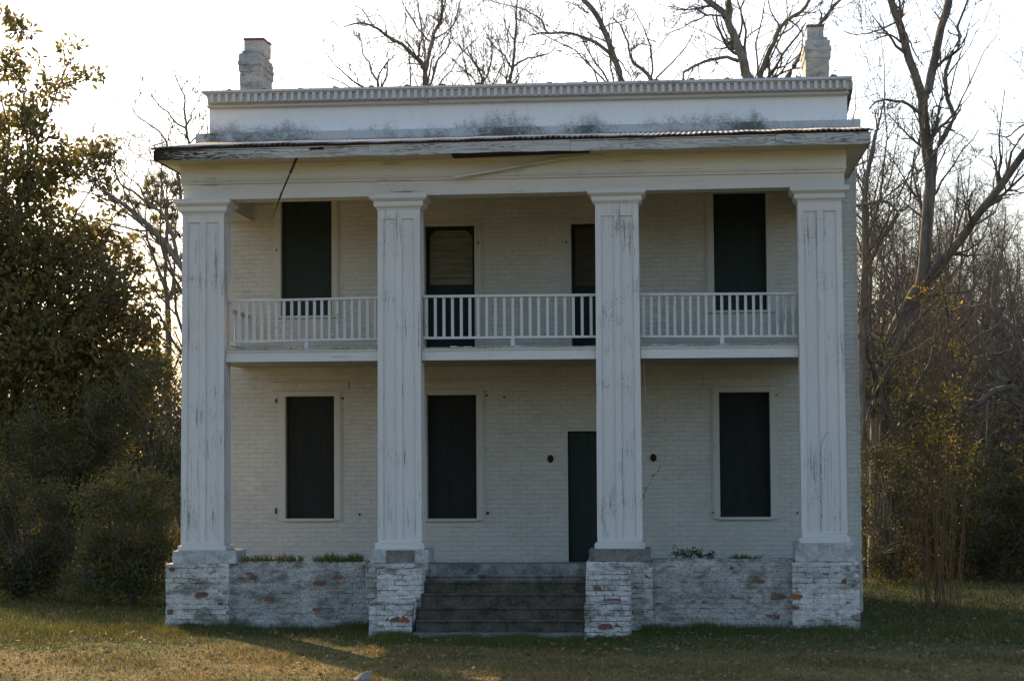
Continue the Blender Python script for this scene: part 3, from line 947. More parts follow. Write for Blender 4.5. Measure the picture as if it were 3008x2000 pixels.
# --- balcony
bal = MB()
zs0 = bp(900, 1060, 0.12).z - 0.0
sf = [(675, 1063.7), (2346, 1048.8)]
def dk(px, off=0.0, y=0.12):              # fascia bottom line
    t = (px - 675) / (2346 - 675)
    return (px, 1063.7 + (1048.8 - 1063.7) * t + off)
bal = MB()
xa, xb = -4.6, 4.6
za, zb2 = bp(*sf[0], 0.12).z, bp(*sf[1], 0.12).z
bal.hexa([(xa, 0.125, za + 0.165), (xb, 0.125, zb2 + 0.165), (xb, 0.125, zb2 + 0.012), (xa, 0.125, za + 0.012), (xa, YW - 0.003, za + 0.165), (xb, YW - 0.003, zb2 + 0.165), (xb, YW - 0.003, zb2 + 0.03), (xa, YW - 0.003, za + 0.03)])
BA = bal.build('balcony', M['ceiling'], house)
edges = [(cc + CW / 2 + 0.004, cd - CW / 2 - 0.004) for cc, cd in zip(CC[:-1], CC[1:])]
for x0, x1 in edges:
    q = MB()
    def fz(x): return za + (zb2 - za) * (x - xa) / (xb - xa)
    q.hexa([(x0, 0.09, fz(x0) + 0.135), (x1, 0.09, fz(x1) + 0.135), (x1, 0.09, fz(x1)), (x0, 0.09, fz(x0)), (x0, 0.124, fz(x0) + 0.135), (x1, 0.124, fz(x1) + 0.135), (x1, 0.124, fz(x1)), (x0, 0.124, fz(x0))])
    q.hexa([(x0, 0.065, fz(x0) + 0.172), (x1, 0.065, fz(x1) + 0.172), (x1, 0.080, fz(x1) + 0.137), (x0, 0.080, fz(x0) + 0.137), (x0, 0.124, fz(x0) + 0.172), (x1, 0.124, fz(x1) + 0.172), (x1, 0.124, fz(x1) + 0.137), (x0, 0.124, fz(x0) + 0.137)])
    q.build('fascia', M['paint_x'], BA)
    # rotten floor board ends, coloured dark to stand in for the shadow beneath
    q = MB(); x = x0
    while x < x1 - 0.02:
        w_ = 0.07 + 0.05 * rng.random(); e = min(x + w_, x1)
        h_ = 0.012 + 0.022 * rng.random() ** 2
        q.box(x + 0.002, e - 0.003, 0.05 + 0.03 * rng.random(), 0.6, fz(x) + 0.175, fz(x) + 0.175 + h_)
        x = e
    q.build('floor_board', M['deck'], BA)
RAIL = [((676, 881.5, 887.5), (1108, 871, 877.5), (1000, 1006.5), (992, 998), 20), ((1249, 867, 874), (1746, 862.5, 869.5), (989, 996), (985, 991.5), 20), ((1885, 861, 868), (2344, 858.8, 865), (985, 991), (984, 990), 20)]
bm0 = None
for (L, R_, bl, br, nb), (x0, x1) in zip(RAIL, edges):
    y0 = 0.20
    q = MB()
    zl0, zl1 = bp(L[0], L[1], y0).z, bp(L[0], L[2], y0).z
    zr0, zr1 = bp(R_[0], R_[1], y0).z, bp(R_[0], R_[2], y0).z
    q.hexa([(x0, y0, zl0), (x1, y0, zr0), (x1, y0, zr1), (x0, y0, zl1), (x0, y0 + 0.09, zl0 + 0.008), (x1, y0 + 0.09, zr0 + 0.008), (x1, y0 + 0.09, zr1), (x0, y0 + 0.09, zl1)])
    RL = q.build('railing', M['rail'], house)
    bl0, bl1, br0, br1 = bp(L[0], bl[0], y0).z, bp(L[0], bl[1], y0).z, bp(R_[0], br[0], y0).z, bp(R_[0], br[1], y0).z
    q = MB()
    q.hexa([(x0, y0 + 0.01, bl0), (x1, y0 + 0.01, br0), (x1, y0 + 0.01, br1), (x0, y0 + 0.01, bl1), (x0, y0 + 0.08, bl0), (x1, y0 + 0.08, br0), (x1, y0 + 0.08, br1), (x0, y0 + 0.08, bl1)])
    q.build('bottom_rail', M['rail'], RL)
    q = MB(); xm = x0 + (x1 - x0) * 0.52
    q.hexa([(xm - 0.022, y0 + 0.012, bl1), (xm + 0.022, y0 + 0.012, bl1), (xm + 0.034, y0 + 0.012, fz(xm) + 0.18), (xm - 0.034, y0 + 0.012, fz(xm) + 0.18), (xm - 0.022, y0 + 0.08, bl1), (xm + 0.022, y0 + 0.08, bl1), (xm + 0.034, y0 + 0.08, fz(xm) + 0.18), (xm - 0.034, y0 + 0.08, fz(xm) + 0.18)])
    q.build('rail_block', M['rail'], RL)
    for k in range(nb):
        u = (k + 0.42) / nb
        x = x0 + (x1 - x0) * u + 0.006 * (rng.random() - 0.5)
        zt_, zb3 = zl1 + (zr1 - zl1) * u, bl0 + (br0 - bl0) * u
        q = MB(); q.box(x - 0.02, x + 0.02, y0 + 0.022, y0 + 0.062, zb3, zt_)
        q.build('baluster', M['baluster'], RL)
for sx in (-1, 1):                        # side railings back to the wall
    x = sx * 4.52
    q = MB(); q.box(x - 0.045, x + 0.045, D2 + 0.01, YW - 0.004, 4.76, 4.80)
    RL = q.build('railing', M['rail'], house)
    q = MB(); q.box(x - 0.035, x + 0.035, D2 + 0.01, YW - 0.004, 4.21, 4.245)
    q.build('bottom_rail', M['rail'], RL)
    for k in range(14):
        y = D2 + 0.12 + k * 0.165
        q = MB(); q.box(x - 0.02, x + 0.02, y - 0.02, y + 0.02, 4.246, 4.759)
        q.build('baluster', M['baluster'], RL)

# ------------------------------------------------------------------ vegetation tools


def unit(a):
    return a / (np.linalg.norm(a, axis=-1, keepdims=True) + 1e-9)


def tubes(P, Rd, k):
    """P (n,m,3) centre lines, Rd (n,m) radii -> verts, quads"""
    n, m, _ = P.shape
    T = np.gradient(P, axis=1)
    T = unit(T)
    ref = np.where(np.abs(T[..., 2:3]) > 0.85, np.array([1.0, 0, 0]), np.array([0, 0, 1.0]))
    A = unit(np.cross(T, ref)); B = np.cross(T, A)
    an = np.arange(k) * 2 * np.pi / k
    V = P[:, :, None, :] + Rd[:, :, None, None] * (A[:, :, None, :] * np.cos(an)[None, None, :, None] + B[:, :, None, :] * np.sin(an)[None, None, :, None])
    V = V.reshape(-1, 3)
    base = (np.arange(n) * m * k)[:, None, None]
    r_ = (np.arange(m - 1) * k)[None, :, None]
    j = np.arange(k)[None, None, :]; j2 = (j + 1) % k
    F = np.stack([base + r_ + j, base + r_ + j2, base + r_ + k + j2, base + r_ + k + j], -1).reshape(-1, 4)
    return V, F


def join(parts):
    Vs, Fs, o = [], [], 0
    for V, F in parts:
        Vs.append(V); Fs.append(F + o); o += len(V)
    return np.concatenate(Vs), np.concatenate(Fs)


def sprout(P, Rd, per, length, ang=(35, 65), up=0.15, jit=0.22, m=6, tmin=0.2, tmax=1.0, rfac=(0.45, 0.7), rmin=0.003, rg=rng, taper=0.25, lenpow=0.4):
    """children of every branch: per = mean number, length = (lo, hi) fraction of the parent's length"""
    n, mp, _ = P.shape
    cnt = rg.poisson(per, n) if np.isscalar(per) else per
    idx = np.repeat(np.arange(n), cnt)
    q = len(idx)
    if q == 0:
        return np.zeros((0, m, 3)), np.zeros((0, m))
    t = tmin + (tmax - tmin) * rg.random(q)
    f = t * (mp - 1); i0 = np.minimum(f.astype(int), mp - 2); w = (f - i0)[:, None]
    A, B = P[idx, i0], P[idx, i0 + 1]
    pos = A * (1 - w) + B * w
    rad = Rd[idx, i0] * (1 - w[:, 0]) + Rd[idx, i0 + 1] * w[:, 0]
    T = unit(B - A)
    rnd = unit(np.cross(T, rg.normal(size=(q, 3))))
    a = np.radians(rg.uniform(ang[0], ang[1], q))[:, None]
    d = T * np.cos(a) + rnd * np.sin(a)
    d[:, 2] += up
    d = unit(d)
    Lp = np.linalg.norm(np.diff(P, axis=1), axis=-1).sum(1)[idx]
    L = Lp * rg.uniform(length[0], length[1], q) * (1.15 - t) ** lenpow
    step = (L / (m - 1))[:, None]
    out = [pos]
    for k in range(m - 1):
        d = unit(d + rg.normal(size=(q, 3)) * jit + np.array([0, 0, up * 0.35]))
        out.append(out[-1] + d * step)
    r0 = np.maximum(rad * rg.uniform(rfac[0], rfac[1], q), rmin)
    rr = r0[:, None] * np.linspace(1, taper, m)[None, :]
    return np.stack(out, 1), np.maximum(rr, rmin * 0.7)


def resample(pts, n):
    """smooth centre line through traced points; pts rows = x y z r"""
    p = np.asarray(pts, dtype=float)
    s = np.concatenate([[0], np.cumsum(np.linalg.norm(np.diff(p[:, :3], axis=0), axis=1))])
    u = np.linspace(0, s[-1], n)
    return np.stack([np.interp(u, s, p[:, i]) for i in range(4)], 1)


def wobble(a, amp, rg=rng):
    n = len(a)
    d = rg.normal(size=(n, 3)) * amp
    d = (d + np.roll(d, 1, 0)) / 2
    d[0] = 0
    a = a.copy(); a[:, :3] += d
    return a


def trace(pts, Y0, Y1=None, r=(8, 3), n=14, amp=0.02):
    """limb traced through photograph pixels, running from depth Y0 to depth Y1"""
    Y1 = Y0 if Y1 is None else Y1
    k = len(pts); out = []
    for i, (x, y) in enumerate(pts):
        u = i / max(1, k - 1)
        Y = Y0 + (Y1 - Y0) * u
        p = bp(x, y, Y)
        out.append((p.x, p.y, p.z, (r[0] + (r[1] - r[0]) * u) / pxm(Y)))
    return wobble(resample(out, n), amp)


def to_pr(limbs):
    n = max(len(l) for l in limbs)
    limbs = [l if len(l) == n else resample(l, n) for l in limbs]
    return np.stack([l[:, :3] for l in limbs]), np.stack([l[:, 3] for l in limbs])


def bark(name, a, b, moss=0.0):
    m = N(name)
    f = m.noise((9, 9, 1.6), 1.0, 6, 0.7, 0.6)
    g = m.noise((1, 1, 1), 2.0, 4, 0.6, loc=(3, 0, 0))
    c = m.mix(m.ramp(f, 0.35, 0.65), a, b)
    c = m.mix(m.ramp(g, 0.55, 0.75, 0, 0.5), c, (0.13, 0.125, 0.11))
    if moss: c = m.mix(m.ramp(g, 0.3, 0.5, moss, 0), c, (0.05, 0.055, 0.025))
    return m.out(c, m.bump(f, 0.8, 0.02), 0.9)


M['bark'] = bark('grey_bark', (0.12, 0.105, 0.080), (0.28, 0.245, 0.19), 0.4)
M['bark_dark'] = bark('dark_bark', (0.075, 0.068, 0.056), (0.19, 0.17, 0.14), 0.4)
M['bark2'] = bark('thicket_bark', (0.066, 0.058, 0.048), (0.15, 0.134, 0.11))
M['twig'] = plain('twig_bark', (0.118, 0.102, 0.083), 0.9, 0.3, 6, 0.0)
M['stem'] = plain('orange_stem', (0.15, 0.082, 0.04), 0.55, 0.4, 5, 0.0)
M['magnolia'] = leafmat('magnolia_leaf', (0.065, 0.100, 0.055), (0.23, 0.185, 0.050), (0.17, 0.12, 0.05), 0.48, 0.4)
M['bushleaf'] = leafmat('bush_leaf', (0.020, 0.038, 0.016), (0.055, 0.070, 0.024), (0.05, 0.05, 0.02), 0.25, 0.6)
M['greenbush'] = leafmat('green_bush_leaf', (0.032, 0.056, 0.018), (0.085, 0.100, 0.026), (0.07, 0.08, 0.03), 0.3, 0.6)
M['orangeleaf'] = leafmat('orange_leaf', (0.32, 0.28, 0.035), (0.60, 0.30, 0.045), (0.34, 0.22, 0.05), 0.6, 0.6)
M['pine'] = leafmat('pine_needle', (0.15, 0.125, 0.055), (0.22, 0.165, 0.075), (0.20, 0.16, 0.07), 0.7, 0.6)
M['brush'] = leafmat('brush_leaf', (0.022, 0.024, 0.012), (0.070, 0.052, 0.030), (0.05, 0.04, 0.025), 0.15, 0.8)
M['drybrush'] = leafmat('dry_brush', (0.060, 0.046, 0.030), (0.12, 0.085, 0.052), (0.08, 0.06, 0.04), 0.2, 0.8)
M['grass'] = leafmat('grass_blade', (0.040, 0.070, 0.016), (0.095, 0.115, 0.03), (0.06, 0.08, 0.02), 0.3, 0.7)


def leaves(C, size, aspect=0.42, rg=rng, up=0.2, flat=0.0, fold=0.25, droop=0.0, out=None):
    """folded leaf at every point of C; returns verts, tris, random attribute"""
    n = len(C)
    d = rg.normal(size=(n, 3)); d[:, 2] = d[:, 2] * (1 - flat) + up - droop
    if out is not None: d = d * 0.55 + out * 1.1
    d = unit(d)
    s = unit(np.cross(d, rg.normal(size=(n, 3))))
    nn = np.cross(d, s)
    L = (size * rg.uniform(0.65, 1.25, n))[:, None]
    b = C; t = C + d * L
    mid = C + d * L * 0.5 - nn * L * fold * 0.3
    l = mid + s * L * aspect / 2 + nn * L * fold * 0.4
    r_ = mid - s * L * aspect / 2 + nn * L * fold * 0.4
    V = np.stack([b, l, t, r_, mid], 1).reshape(-1, 3)
    o = (np.arange(n) * 5)[:, None]
    F = np.concatenate([o + np.array([[0, 4, 1]]), o + np.array([[1, 4, 2]]), o + np.array([[2, 4, 3]]), o + np.array([[3, 4, 0]])])
    return V, F, np.repeat(rg.random(n), 5)


def plant(name, label, cat, base, group=None):
    e = empty(name, base)
    tag(e, label, cat, group)
    return e


def mesh_part(name, VF, mat, parent, base, attr=None, smooth=True):
    V, F = VF
    me = np_mesh(name, np.asarray(V) - np.asarray(base)[None, :], F, attr, smooth)
    return link(name, me, mat, parent)


def bare_tree(name, label, limbs, base, twig=(8, 6, 3), lens=((0.2, 0.65), (0.35, 0.85), (0.4, 1.0)), rmin=0.0055, group=None, up=0.22, jit=0.17, seed=1, mat='bark', cat='tree', k0=9, tmin=0.25):
    rg = np.random.default_rng(seed)
    root = plant(name, label, cat, base, group)
    b = np.array(base)
    P0, R0 = to_pr(limbs)
    parts = [tubes(P0[:], R0, k0)]
    mesh_part('trunk', join(parts), M[mat], root, b)
    lv = []; P, Rr = P0, R0
    for i, (pc, ln) in enumerate(zip(twig, lens)):
        if i == 0:      # number of side branches follows the limb's length
            L = np.linalg.norm(np.diff(P, axis=1), axis=-1).sum(1)
            pc = np.maximum(1, np.round(pc * L / 3.0 * (1 + 0.2 * rg.normal(size=len(L))))).astype(int)
        P, Rr = sprout(P, Rr, pc, ln, up=up, jit=jit, m=[8, 6, 5, 4][i], rmin=rmin, rg=rg, rfac=[(0.22, 0.5), (0.4, 0.65), (0.5, 0.75), (0.6, 0.8)][i], tmin=tmin if i == 0 else 0.15)
        lv.append(tubes(P, Rr, [5, 4, 3, 3][i]))
    mesh_part('branches', join(lv), M['twig'], root, b)
    return root


def ground_pt(p):
    return (p[0], p[1], float(ground_z(p[0], p[1])))

# ------------------------------------------------------------------ tall bare trees seen over the roof
def trunk_down(px, py, Y, r, lean=0.0, extra=()):
    """lower trunk hidden behind the house, from the ground up to a traced point"""
    p = bp(px, py, Y)
    return [(p.x + lean, Y, -0.2, r * 1.5), (p.x + lean * 0.6, Y, p.z * 0.35, r * 1.2), (p.x + lean * 0.25, Y, p.z * 0.7, r * 1.05), (p.x, Y, p.z, r)]


def limb4(pts, n=14, amp=0.02):
    return wobble(resample(pts, n), amp)


Y = 17.0
k = pxm(Y)
t0 = trunk_down(1250, 262, Y, 10 / k)
L_ = [limb4(t0), trace([(1250, 262), (1248, 203), (1235, 178), (1214, 157), (1180, 127), (1137, 100), (1099, 78), (1046, 66), (1010, 82)], Y, Y - 1.5, (9, 2)),
      trace([(1249, 210), (1258, 191), (1264, 140), (1275, 97), (1294, 68), (1300, 42), (1294, 0), (1290, -60)], Y, Y + 1.2, (8, 2.5)),
      trace([(1264, 123), (1222, 80), (1200, 40), (1180, 4), (1170, -40)], Y + .6, Y - 1.0, (3, 1)),
      trace([(1245, 200), (1239, 195), (1197, 184), (1150, 203)], Y, Y - 2, (3.4, 1)),
      trace([(1252, 262), (1269, 240), (1281, 186), (1315, 144), (1324, 85), (1330, 40)], Y, Y + 2, (4, 1)),
      trace([(1294, 68), (1270, 45), (1250, 60), (1262, 100)], Y + .8, Y + .2, (2.2, .8)),
      trace([(1099, 78), (1075, 40), (1035, 15), (1008, 6)], Y - 1, Y - 2, (2.2, .8)),
      trace([(1137, 100), (1125, 55), (1110, 44), (1065, 58)], Y - .8, Y - .4, (2, .8))]
bare_tree('bare_tree', 'bare grey tree forking just above the roof line right of the left chimney', L_, ground_pt(t0[0]), twig=(9, 5, 3), seed=11)
Y = 19.0
k = pxm(Y)
t0 = trunk_down(1100, 268, Y, 5 / k, 0.4)
L_ = [limb4(t0), trace([(1108, 262), (1108, 250), (1095, 212), (1074, 170), (1061, 127), (1046, 89)], Y, Y + .5, (4.5, 1.2)), trace([(1110, 255), (1112, 220), (1142, 178), (1171, 161)], Y, Y - 1, (3.6, 1)),
      trace([(1122, 256), (1135, 225), (1139, 190), (1142, 178)], Y, Y, (3.4, 2)), trace([(1100, 290), (1057, 254), (1006, 212), (959, 163), (945, 140)], Y, Y - 1, (3.6, .8)), trace([(1057, 254), (1040, 215), (1020, 200)], Y, Y + 1, (2, .8))]
bare_tree('bare_tree', 'small thin bare tree behind the roof, between the left chimney and the forked bare tree', L_, ground_pt(t0[0]), twig=(9, 5, 3), seed=12)
Y = 21.0
k = pxm(Y)
t0 = trunk_down(1418, 262, Y, 5 / k)
L_ = [limb4(t0), trace([(1417, 258), (1413, 220), (1387, 178), (1341, 127), (1325, 110)], Y, Y - 1, (4, 1.2)), trace([(1415, 245), (1443, 191), (1447, 131), (1430, 100), (1409, 72)], Y, Y + 1, (3.6, 1)),
      trace([(1387, 178), (1385, 140), (1380, 90)], Y, Y, (2, .8)), trace([(1400, 252), (1385, 225), (1365, 208), (1340, 212)], Y, Y - 1, (2.2, .8))]
bare_tree('bare_tree', 'slim bare tree with two rising limbs at the middle of the roof line', L_, ground_pt(t0[0]), twig=(9, 5, 3), seed=13)
Y = 18.0
k = pxm(Y)
t0 = trunk_down(1492, 260, Y, 6 / k, 0.3)
L_ = [limb4(t0), trace([(1492, 258), (1497, 230), (1506, 203), (1510, 127), (1515, 75), (1517, 42), (1519, 0), (1522, -40)], Y, Y + .5, (5.5, 1.6)), trace([(1506, 203), (1481, 165), (1447, 131), (1440, 100)], Y, Y - 1, (3.4, 1)),
      trace([(1510, 195), (1548, 170), (1595, 163), (1620, 150), (1633, 131)], Y, Y + 1, (3.4, 1)), trace([(1494, 240), (1470, 215), (1445, 212)], Y, Y - 1, (2.4, .8)), trace([(1511, 120), (1490, 90), (1480, 50)], Y, Y - .5, (2.2, .8))]
bare_tree('bare_tree', 'slim bare tree with one straight upright leader, left of the leaning tree over the roof', L_, ground_pt(t0[0]), twig=(9, 5, 3), seed=14)
Y = 16.0
k = pxm(Y)
t0 = trunk_down(1832, 256, Y, 11 / k, 0.6)
L_ = [limb4(t0), trace([(1830, 252), (1828, 246), (1803, 170), (1782, 114), (1760, 55), (1735, 25), (1710, 0), (1690, -30)], Y, Y + 1, (10, 7)),
      trace([(1794, 160), (1785, 150), (1739, 117), (1684, 102), (1620, 95), (1590, 98), (1557, 104)], Y, Y - 2, (6.5, 2.0)),
      trace([(1610, 96), (1600, 89), (1591, 55), (1536, 25), (1493, 19), (1447, 0), (1430, -12)], Y - 1.6, Y - 2.5, (3, 1.2)),
      trace([(1925, 250), (1892, 211), (1857, 176), (1845, 129), (1822, 78), (1800, 50)], Y + .5, Y + 2, (6.5, 1.5)), trace([(1850, 150), (1870, 135), (1885, 129), (1922, 135)], Y + 1, Y, (3, 1)),
      trace([(1765, 250), (1759, 243), (1742, 204), (1710, 157), (1690, 158), (1663, 164)], Y - 1, Y - 2, (3.4, 1)), trace([(1728, 38), (1700, 20), (1665, 5)], Y + 1, Y, (3, 1)),
      trace([(1770, 85), (1800, 70), (1840, 60), (1870, 40)], Y + .5, Y + 2, (2.6, .8)), trace([(1803, 170), (1840, 200), (1858, 246)], Y, Y + 1, (2.6, 1.2))]
bare_tree('bare_tree', 'big bare tree leaning left over the roof with a long level limb to the left', L_, ground_pt(t0[0]), twig=(9, 5, 3), seed=15)
Y = 15.0
k = pxm(Y)
t0 = trunk_down(2205, 240, Y, 16 / k, 0.5)
L_ = [limb4(t0), trace([(2205, 240), (2181, 180), (2164, 129), (2150, 95), (2137, 61), (2120, 34), (2076, 0), (2050, -20)], Y, Y + .8, (15, 8)),
      trace([(2140, 66), (2141, 20), (2141, 0), (2140, -40)], Y + .4, Y + .2, (11, 10)),
      trace([(2166, 180), (2161, 176), (2130, 169), (2090, 176), (2039, 193), (2005, 214), (2008, 240)], Y, Y - 1.5, (6, 3.2)),
      trace([(2124, 53), (2120, 51), (2076, 46), (2046, 63), (2002, 81), (1949, 105)], Y + .5, Y - 1, (4, 1)), trace([(2076, 44), (2042, 20), (2012, 27), (1970, 20), (1925, 15)], Y, Y - 1, (3, 1)),
      trace([(2229, 240), (2246, 183), (2273, 132), (2280, 91), (2314, 58), (2364, 30), (2381, 0), (2390, -20)], Y, Y - 1.5, (8.5, 3.5)),
      trace([(2307, 240), (2331, 190), (2351, 156), (2385, 105), (2412, 61), (2440, 30), (2463, 7), (2480, -15)], Y + .4, Y + 1, (8, 4)),
      trace([(2412, 61), (2415, 50), (2409, 27), (2415, 0)], Y + 1, Y + .5, (3.2, 1.4)), trace([(2172, 110), (2175, 100), (2180, 68), (2175, 24), (2185, 0)], Y, Y - 1, (4.2, 2)),
      trace([(2273, 135), (2300, 165), (2292, 190), (2275, 230)], Y - .6, Y, (2.8, 1.2)), trace([(2314, 58), (2338, 70), (2352, 90), (2366, 112)], Y - .8, Y - .2, (3, 1.2)), trace([(2246, 183), (2265, 215), (2280, 236)], Y, Y + .5, (3, 1.4))]
bare_tree('bare_tree', 'thick bare tree right behind the roof, just left of the right chimney', L_, ground_pt(t0[0]), twig=(9, 5, 3), seed=16)

# ------------------------------------------------------------------ right of the house
Y = 13.0
k = pxm(Y)
g0 = gp(2585, 1316 + 2.6 * pxm(Y))
L_ = [limb4([(bp(2570, 1400, Y).x, Y, -0.2, 30 / k), (*bp(2585, 1150, Y), 26 / k), (*bp(2604, 1030, Y), 24 / k), (*bp(2660, 925, Y), 22 / k), (*bp(2700, 850, Y), 19 / k)], 16),
      trace([(2700, 860), (2713, 798), (2722, 702), (2729, 606), (2730, 510), (2719, 415), (2713, 319), (2709, 280)], Y, Y, (19, 15)),
      trace([(2709, 290), (2700, 255), (2668, 160), (2642, 77), (2617, 0), (2605, -40)], Y, Y - .6, (14, 10)), trace([(2709, 292), (2725, 274), (2741, 191), (2757, 115), (2776, 38), (2789, 0), (2800, -40)], Y, Y + .8, (14, 10)),
      trace([(2733, 530), (2738, 510), (2748, 440), (2783, 383), (2805, 345), (2780, 287), (2776, 211), (2796, 153), (2824, 112), (2812, 83), (2840, 13), (2850, -20)], Y, Y + 1.2, (10, 2.6), 22, .01),
      trace([(2700, 330), (2693, 325), (2655, 300), (2598, 293), (2575, 300), (2553, 319)], Y, Y - 1.5, (6, 2)), trace([(2635, 66), (2620, 70), (2585, 85), (2553, 102), (2515, 102), (2473, 89)], Y - .5, Y - 1.5, (3.4, 1)),
      trace([(2783, 383), (2789, 383), (2820, 395), (2840, 408), (2869, 466)], Y + .6, Y + 1, (2.4, .9)), trace([(2690, 870), (2757, 778), (2834, 689), (2872, 625), (2930, 562), (3008, 447), (3060, 380)], Y, Y - 1.5, (15, 10)),
      trace([(2645, 75), (2668, 110), (2690, 160), (2712, 195)], Y - .5, Y - 1, (3.5, 1.5)), trace([(2736, 345), (2745, 310), (2790, 320)], Y, Y + .5, (3.5, 1.5)), trace([(2783, 90), (2800, 100), (2820, 112)], Y + .5, Y + .8, (2.4, 1.4))]
bare_tree('bare_tree', 'tallest bare tree right of the house, forked into a V against the sky', L_, ground_pt(L_[0][0]), twig=(8, 6, 3), mat='bark_dark', seed=17)
Y = 11.0
k = pxm(Y)
L_ = [limb4([(bp(2530, 1400, Y).x, Y, -0.2, 13 / k), (*bp(2530, 1150, Y), 12 / k), (*bp(2535, 900, Y), 10 / k), (*bp(2536, 736, Y), 9 / k), (*bp(2538, 596, Y), 7 / k), (*bp(2542, 490, Y), 6 / k), (*bp(2584, 350, Y), 3 / k), (*bp(2600, 270, Y), 1.5 / k)], 18),
      trace([(2520, 605), (2560, 597), (2581, 592), (2609, 582), (2623, 610), (2640, 627), (2668, 610), (2679, 497), (2685, 440)], Y, Y - 1, (6, 2)), trace([(2536, 800), (2553, 771), (2591, 701), (2620, 660), (2640, 627)], Y, Y - .5, (8, 5)),
      trace([(2538, 560), (2560, 480), (2575, 380), (2570, 320)], Y, Y + 1, (4, 1.2)), trace([(2537, 660), (2560, 620), (2580, 540), (2600, 470)], Y, Y + .5, (4, 1.2)), trace([(2533, 1000), (2560, 980), (2590, 1000)], Y, Y - .5, (4, 2))]
bare_tree('bare_tree', 'narrow dark bare tree hugging the right edge of the house', L_, ground_pt(L_[0][0]), twig=(9, 5, 3), mat='bark_dark', seed=18)
Y = 9.0
k = pxm(Y)
L_ = [limb4([(bp(3090, 1500, Y).x, Y, -0.2, 16 / k), (*bp(3070, 1300, Y), 14 / k), (*bp(3008, 1152, Y), 12 / k), (*bp(2960, 1124, Y), 11 / k), (*bp(2921, 1141, Y), 10 / k), (*bp(2875, 1183, Y), 9 / k)], 14),
      trace([(2965, 1126), (2917, 1096), (2903, 1060), (2895, 1020)], Y, Y + .5, (9, 4)), trace([(3060, 1200), (3008, 1008), (2970, 955), (2921, 920), (2917, 850), (2925, 800)], Y, Y + .5, (10, 3)), trace([(2970, 955), (2985, 1000), (2980, 1030), (2915, 1040)], Y, Y, (7, 4))]
bare_tree('bare_tree', 'crooked low tree with dark twisted limbs at the right edge of the photo', L_, ground_pt(L_[0][0]), twig=(9, 5, 3), mat='bark_dark', seed=19)
Y = 12.0
L_ = [limb4([(bp(3150, 1400, Y).x, Y, -0.2, .12), (*bp(3130, 700, Y), .09), (*bp(3080, 420, Y), .06), (*bp(3060, 300, Y), .05)], 14),
      trace([(3070, 380), (3008, 367), (2955, 405), (2900, 393), (2898, 402)], Y, Y - 1, (3.4, 1)), trace([(3070, 360), (3008, 362), (2942, 368), (2930, 355)], Y, Y - 1, (2, .7)), trace([(2955, 403), (2975, 425), (3008, 445)], Y - .6, Y, (2, .8))]
bare_tree('bare_tree', 'bare tree mostly outside the right edge, thin twigs reaching in above the thicket', L_, ground_pt(L_[0][0]), twig=(3, 4, 3), seed=20)

# ------------------------------------------------------------------ left of the house
Y = 12.0
k = pxm(Y)
L_ = [limb4([(bp(640, 1400, Y).x, Y, -0.2, 17 / k), (*bp(625, 1100, Y), 14 / k), (*bp(590, 880, Y), 12 / k), (*bp(535, 784, Y), 10 / k), (*bp(482, 707, Y), 9 / k), (*bp(447, 676, Y), 8 / k), (*bp(412, 643, Y), 7.5 / k), (*bp(377, 611, Y), 7 / k), (*bp(345, 592, Y), 5.5 / k), (*bp(313, 560, Y), 4.5 / k), (*bp(275, 535, Y), 3.5 / k), (*bp(262, 512, Y), 2.5 / k), (*bp(243, 500, Y), 1.5 / k)], 22),
      trace([(520, 760), (511, 691), (482, 624), (434, 598), (396, 567), (364, 551), (348, 522), (337, 480), (333, 430)], Y, Y - 1, (6.5, 1.4)), trace([(434, 598), (410, 550), (399, 535), (374, 516), (339, 484)], Y, Y - .8, (3, .9)),
      trace([(345, 595), (304, 586), (265, 568), (225, 560)], Y, Y - .5, (3.2, 1)), trace([(330, 585), (320, 530), (316, 500), (310, 470)], Y, Y + .5, (2.4, .8)), trace([(364, 590), (364, 540), (372, 480), (362, 430)], Y, Y + .5, (2.2, .8)), trace([(434, 598), (440, 560), (425, 519), (417, 500)], Y, Y + .5, (2.4, .9))]
bare_tree('bare_tree', 'bare tree leaning left out from behind the front left column, beside the pine', L_, ground_pt(L_[0][0]), twig=(9, 5, 3), seed=21)
Y = 15.0
k = pxm(Y)
t0 = trunk_down(556, 440, Y, 5 / k, 0.5)
L_ = [limb4(t0), trace([(556, 440), (554, 420), (546, 385), (544, 327), (543, 289), (536, 264), (520, 232), (514, 210), (508, 190)], Y, Y, (4.6, 1)), trace([(536, 264), (545, 245), (551, 216), (553, 195)], Y, Y - .5, (2, .8)),
      trace([(549, 378), (517, 362), (495, 331), (463, 308), (445, 285), (436, 264), (430, 240)], Y, Y - 1, (3.2, 1)), trace([(554, 407), (530, 392), (517, 375), (511, 366)], Y, Y - .5, (2.6, 1)), trace([(495, 450), (489, 420), (476, 398), (431, 359), (393, 331), (390, 305), (388, 280)], Y, Y - 1, (3.6, .9)),
      trace([(485, 417), (441, 433), (425, 455), (390, 457)], Y, Y - .7, (1.8, .8)), trace([(547, 370), (560, 350), (566, 325), (580, 300), (588, 270)], Y, Y + 1, (3, .9)), trace([(489, 420), (500, 390), (498, 380), (517, 370)], Y, Y, (2, 1.2)), trace([(560, 420), (590, 380), (600, 340), (606, 310)], Y, Y + 1, (2.6, .8)),
      limb4([(t0[2][0], Y, t0[2][2], 4.5 / k), (*bp(520, 500, Y), 4.2 / k), (*bp(495, 450, Y), 3.8 / k)])]
bare_tree('bare_tree', 'thin bare tree spreading above the left end of the eave', L_, ground_pt(t0[0]), twig=(9, 5, 3), seed=22)


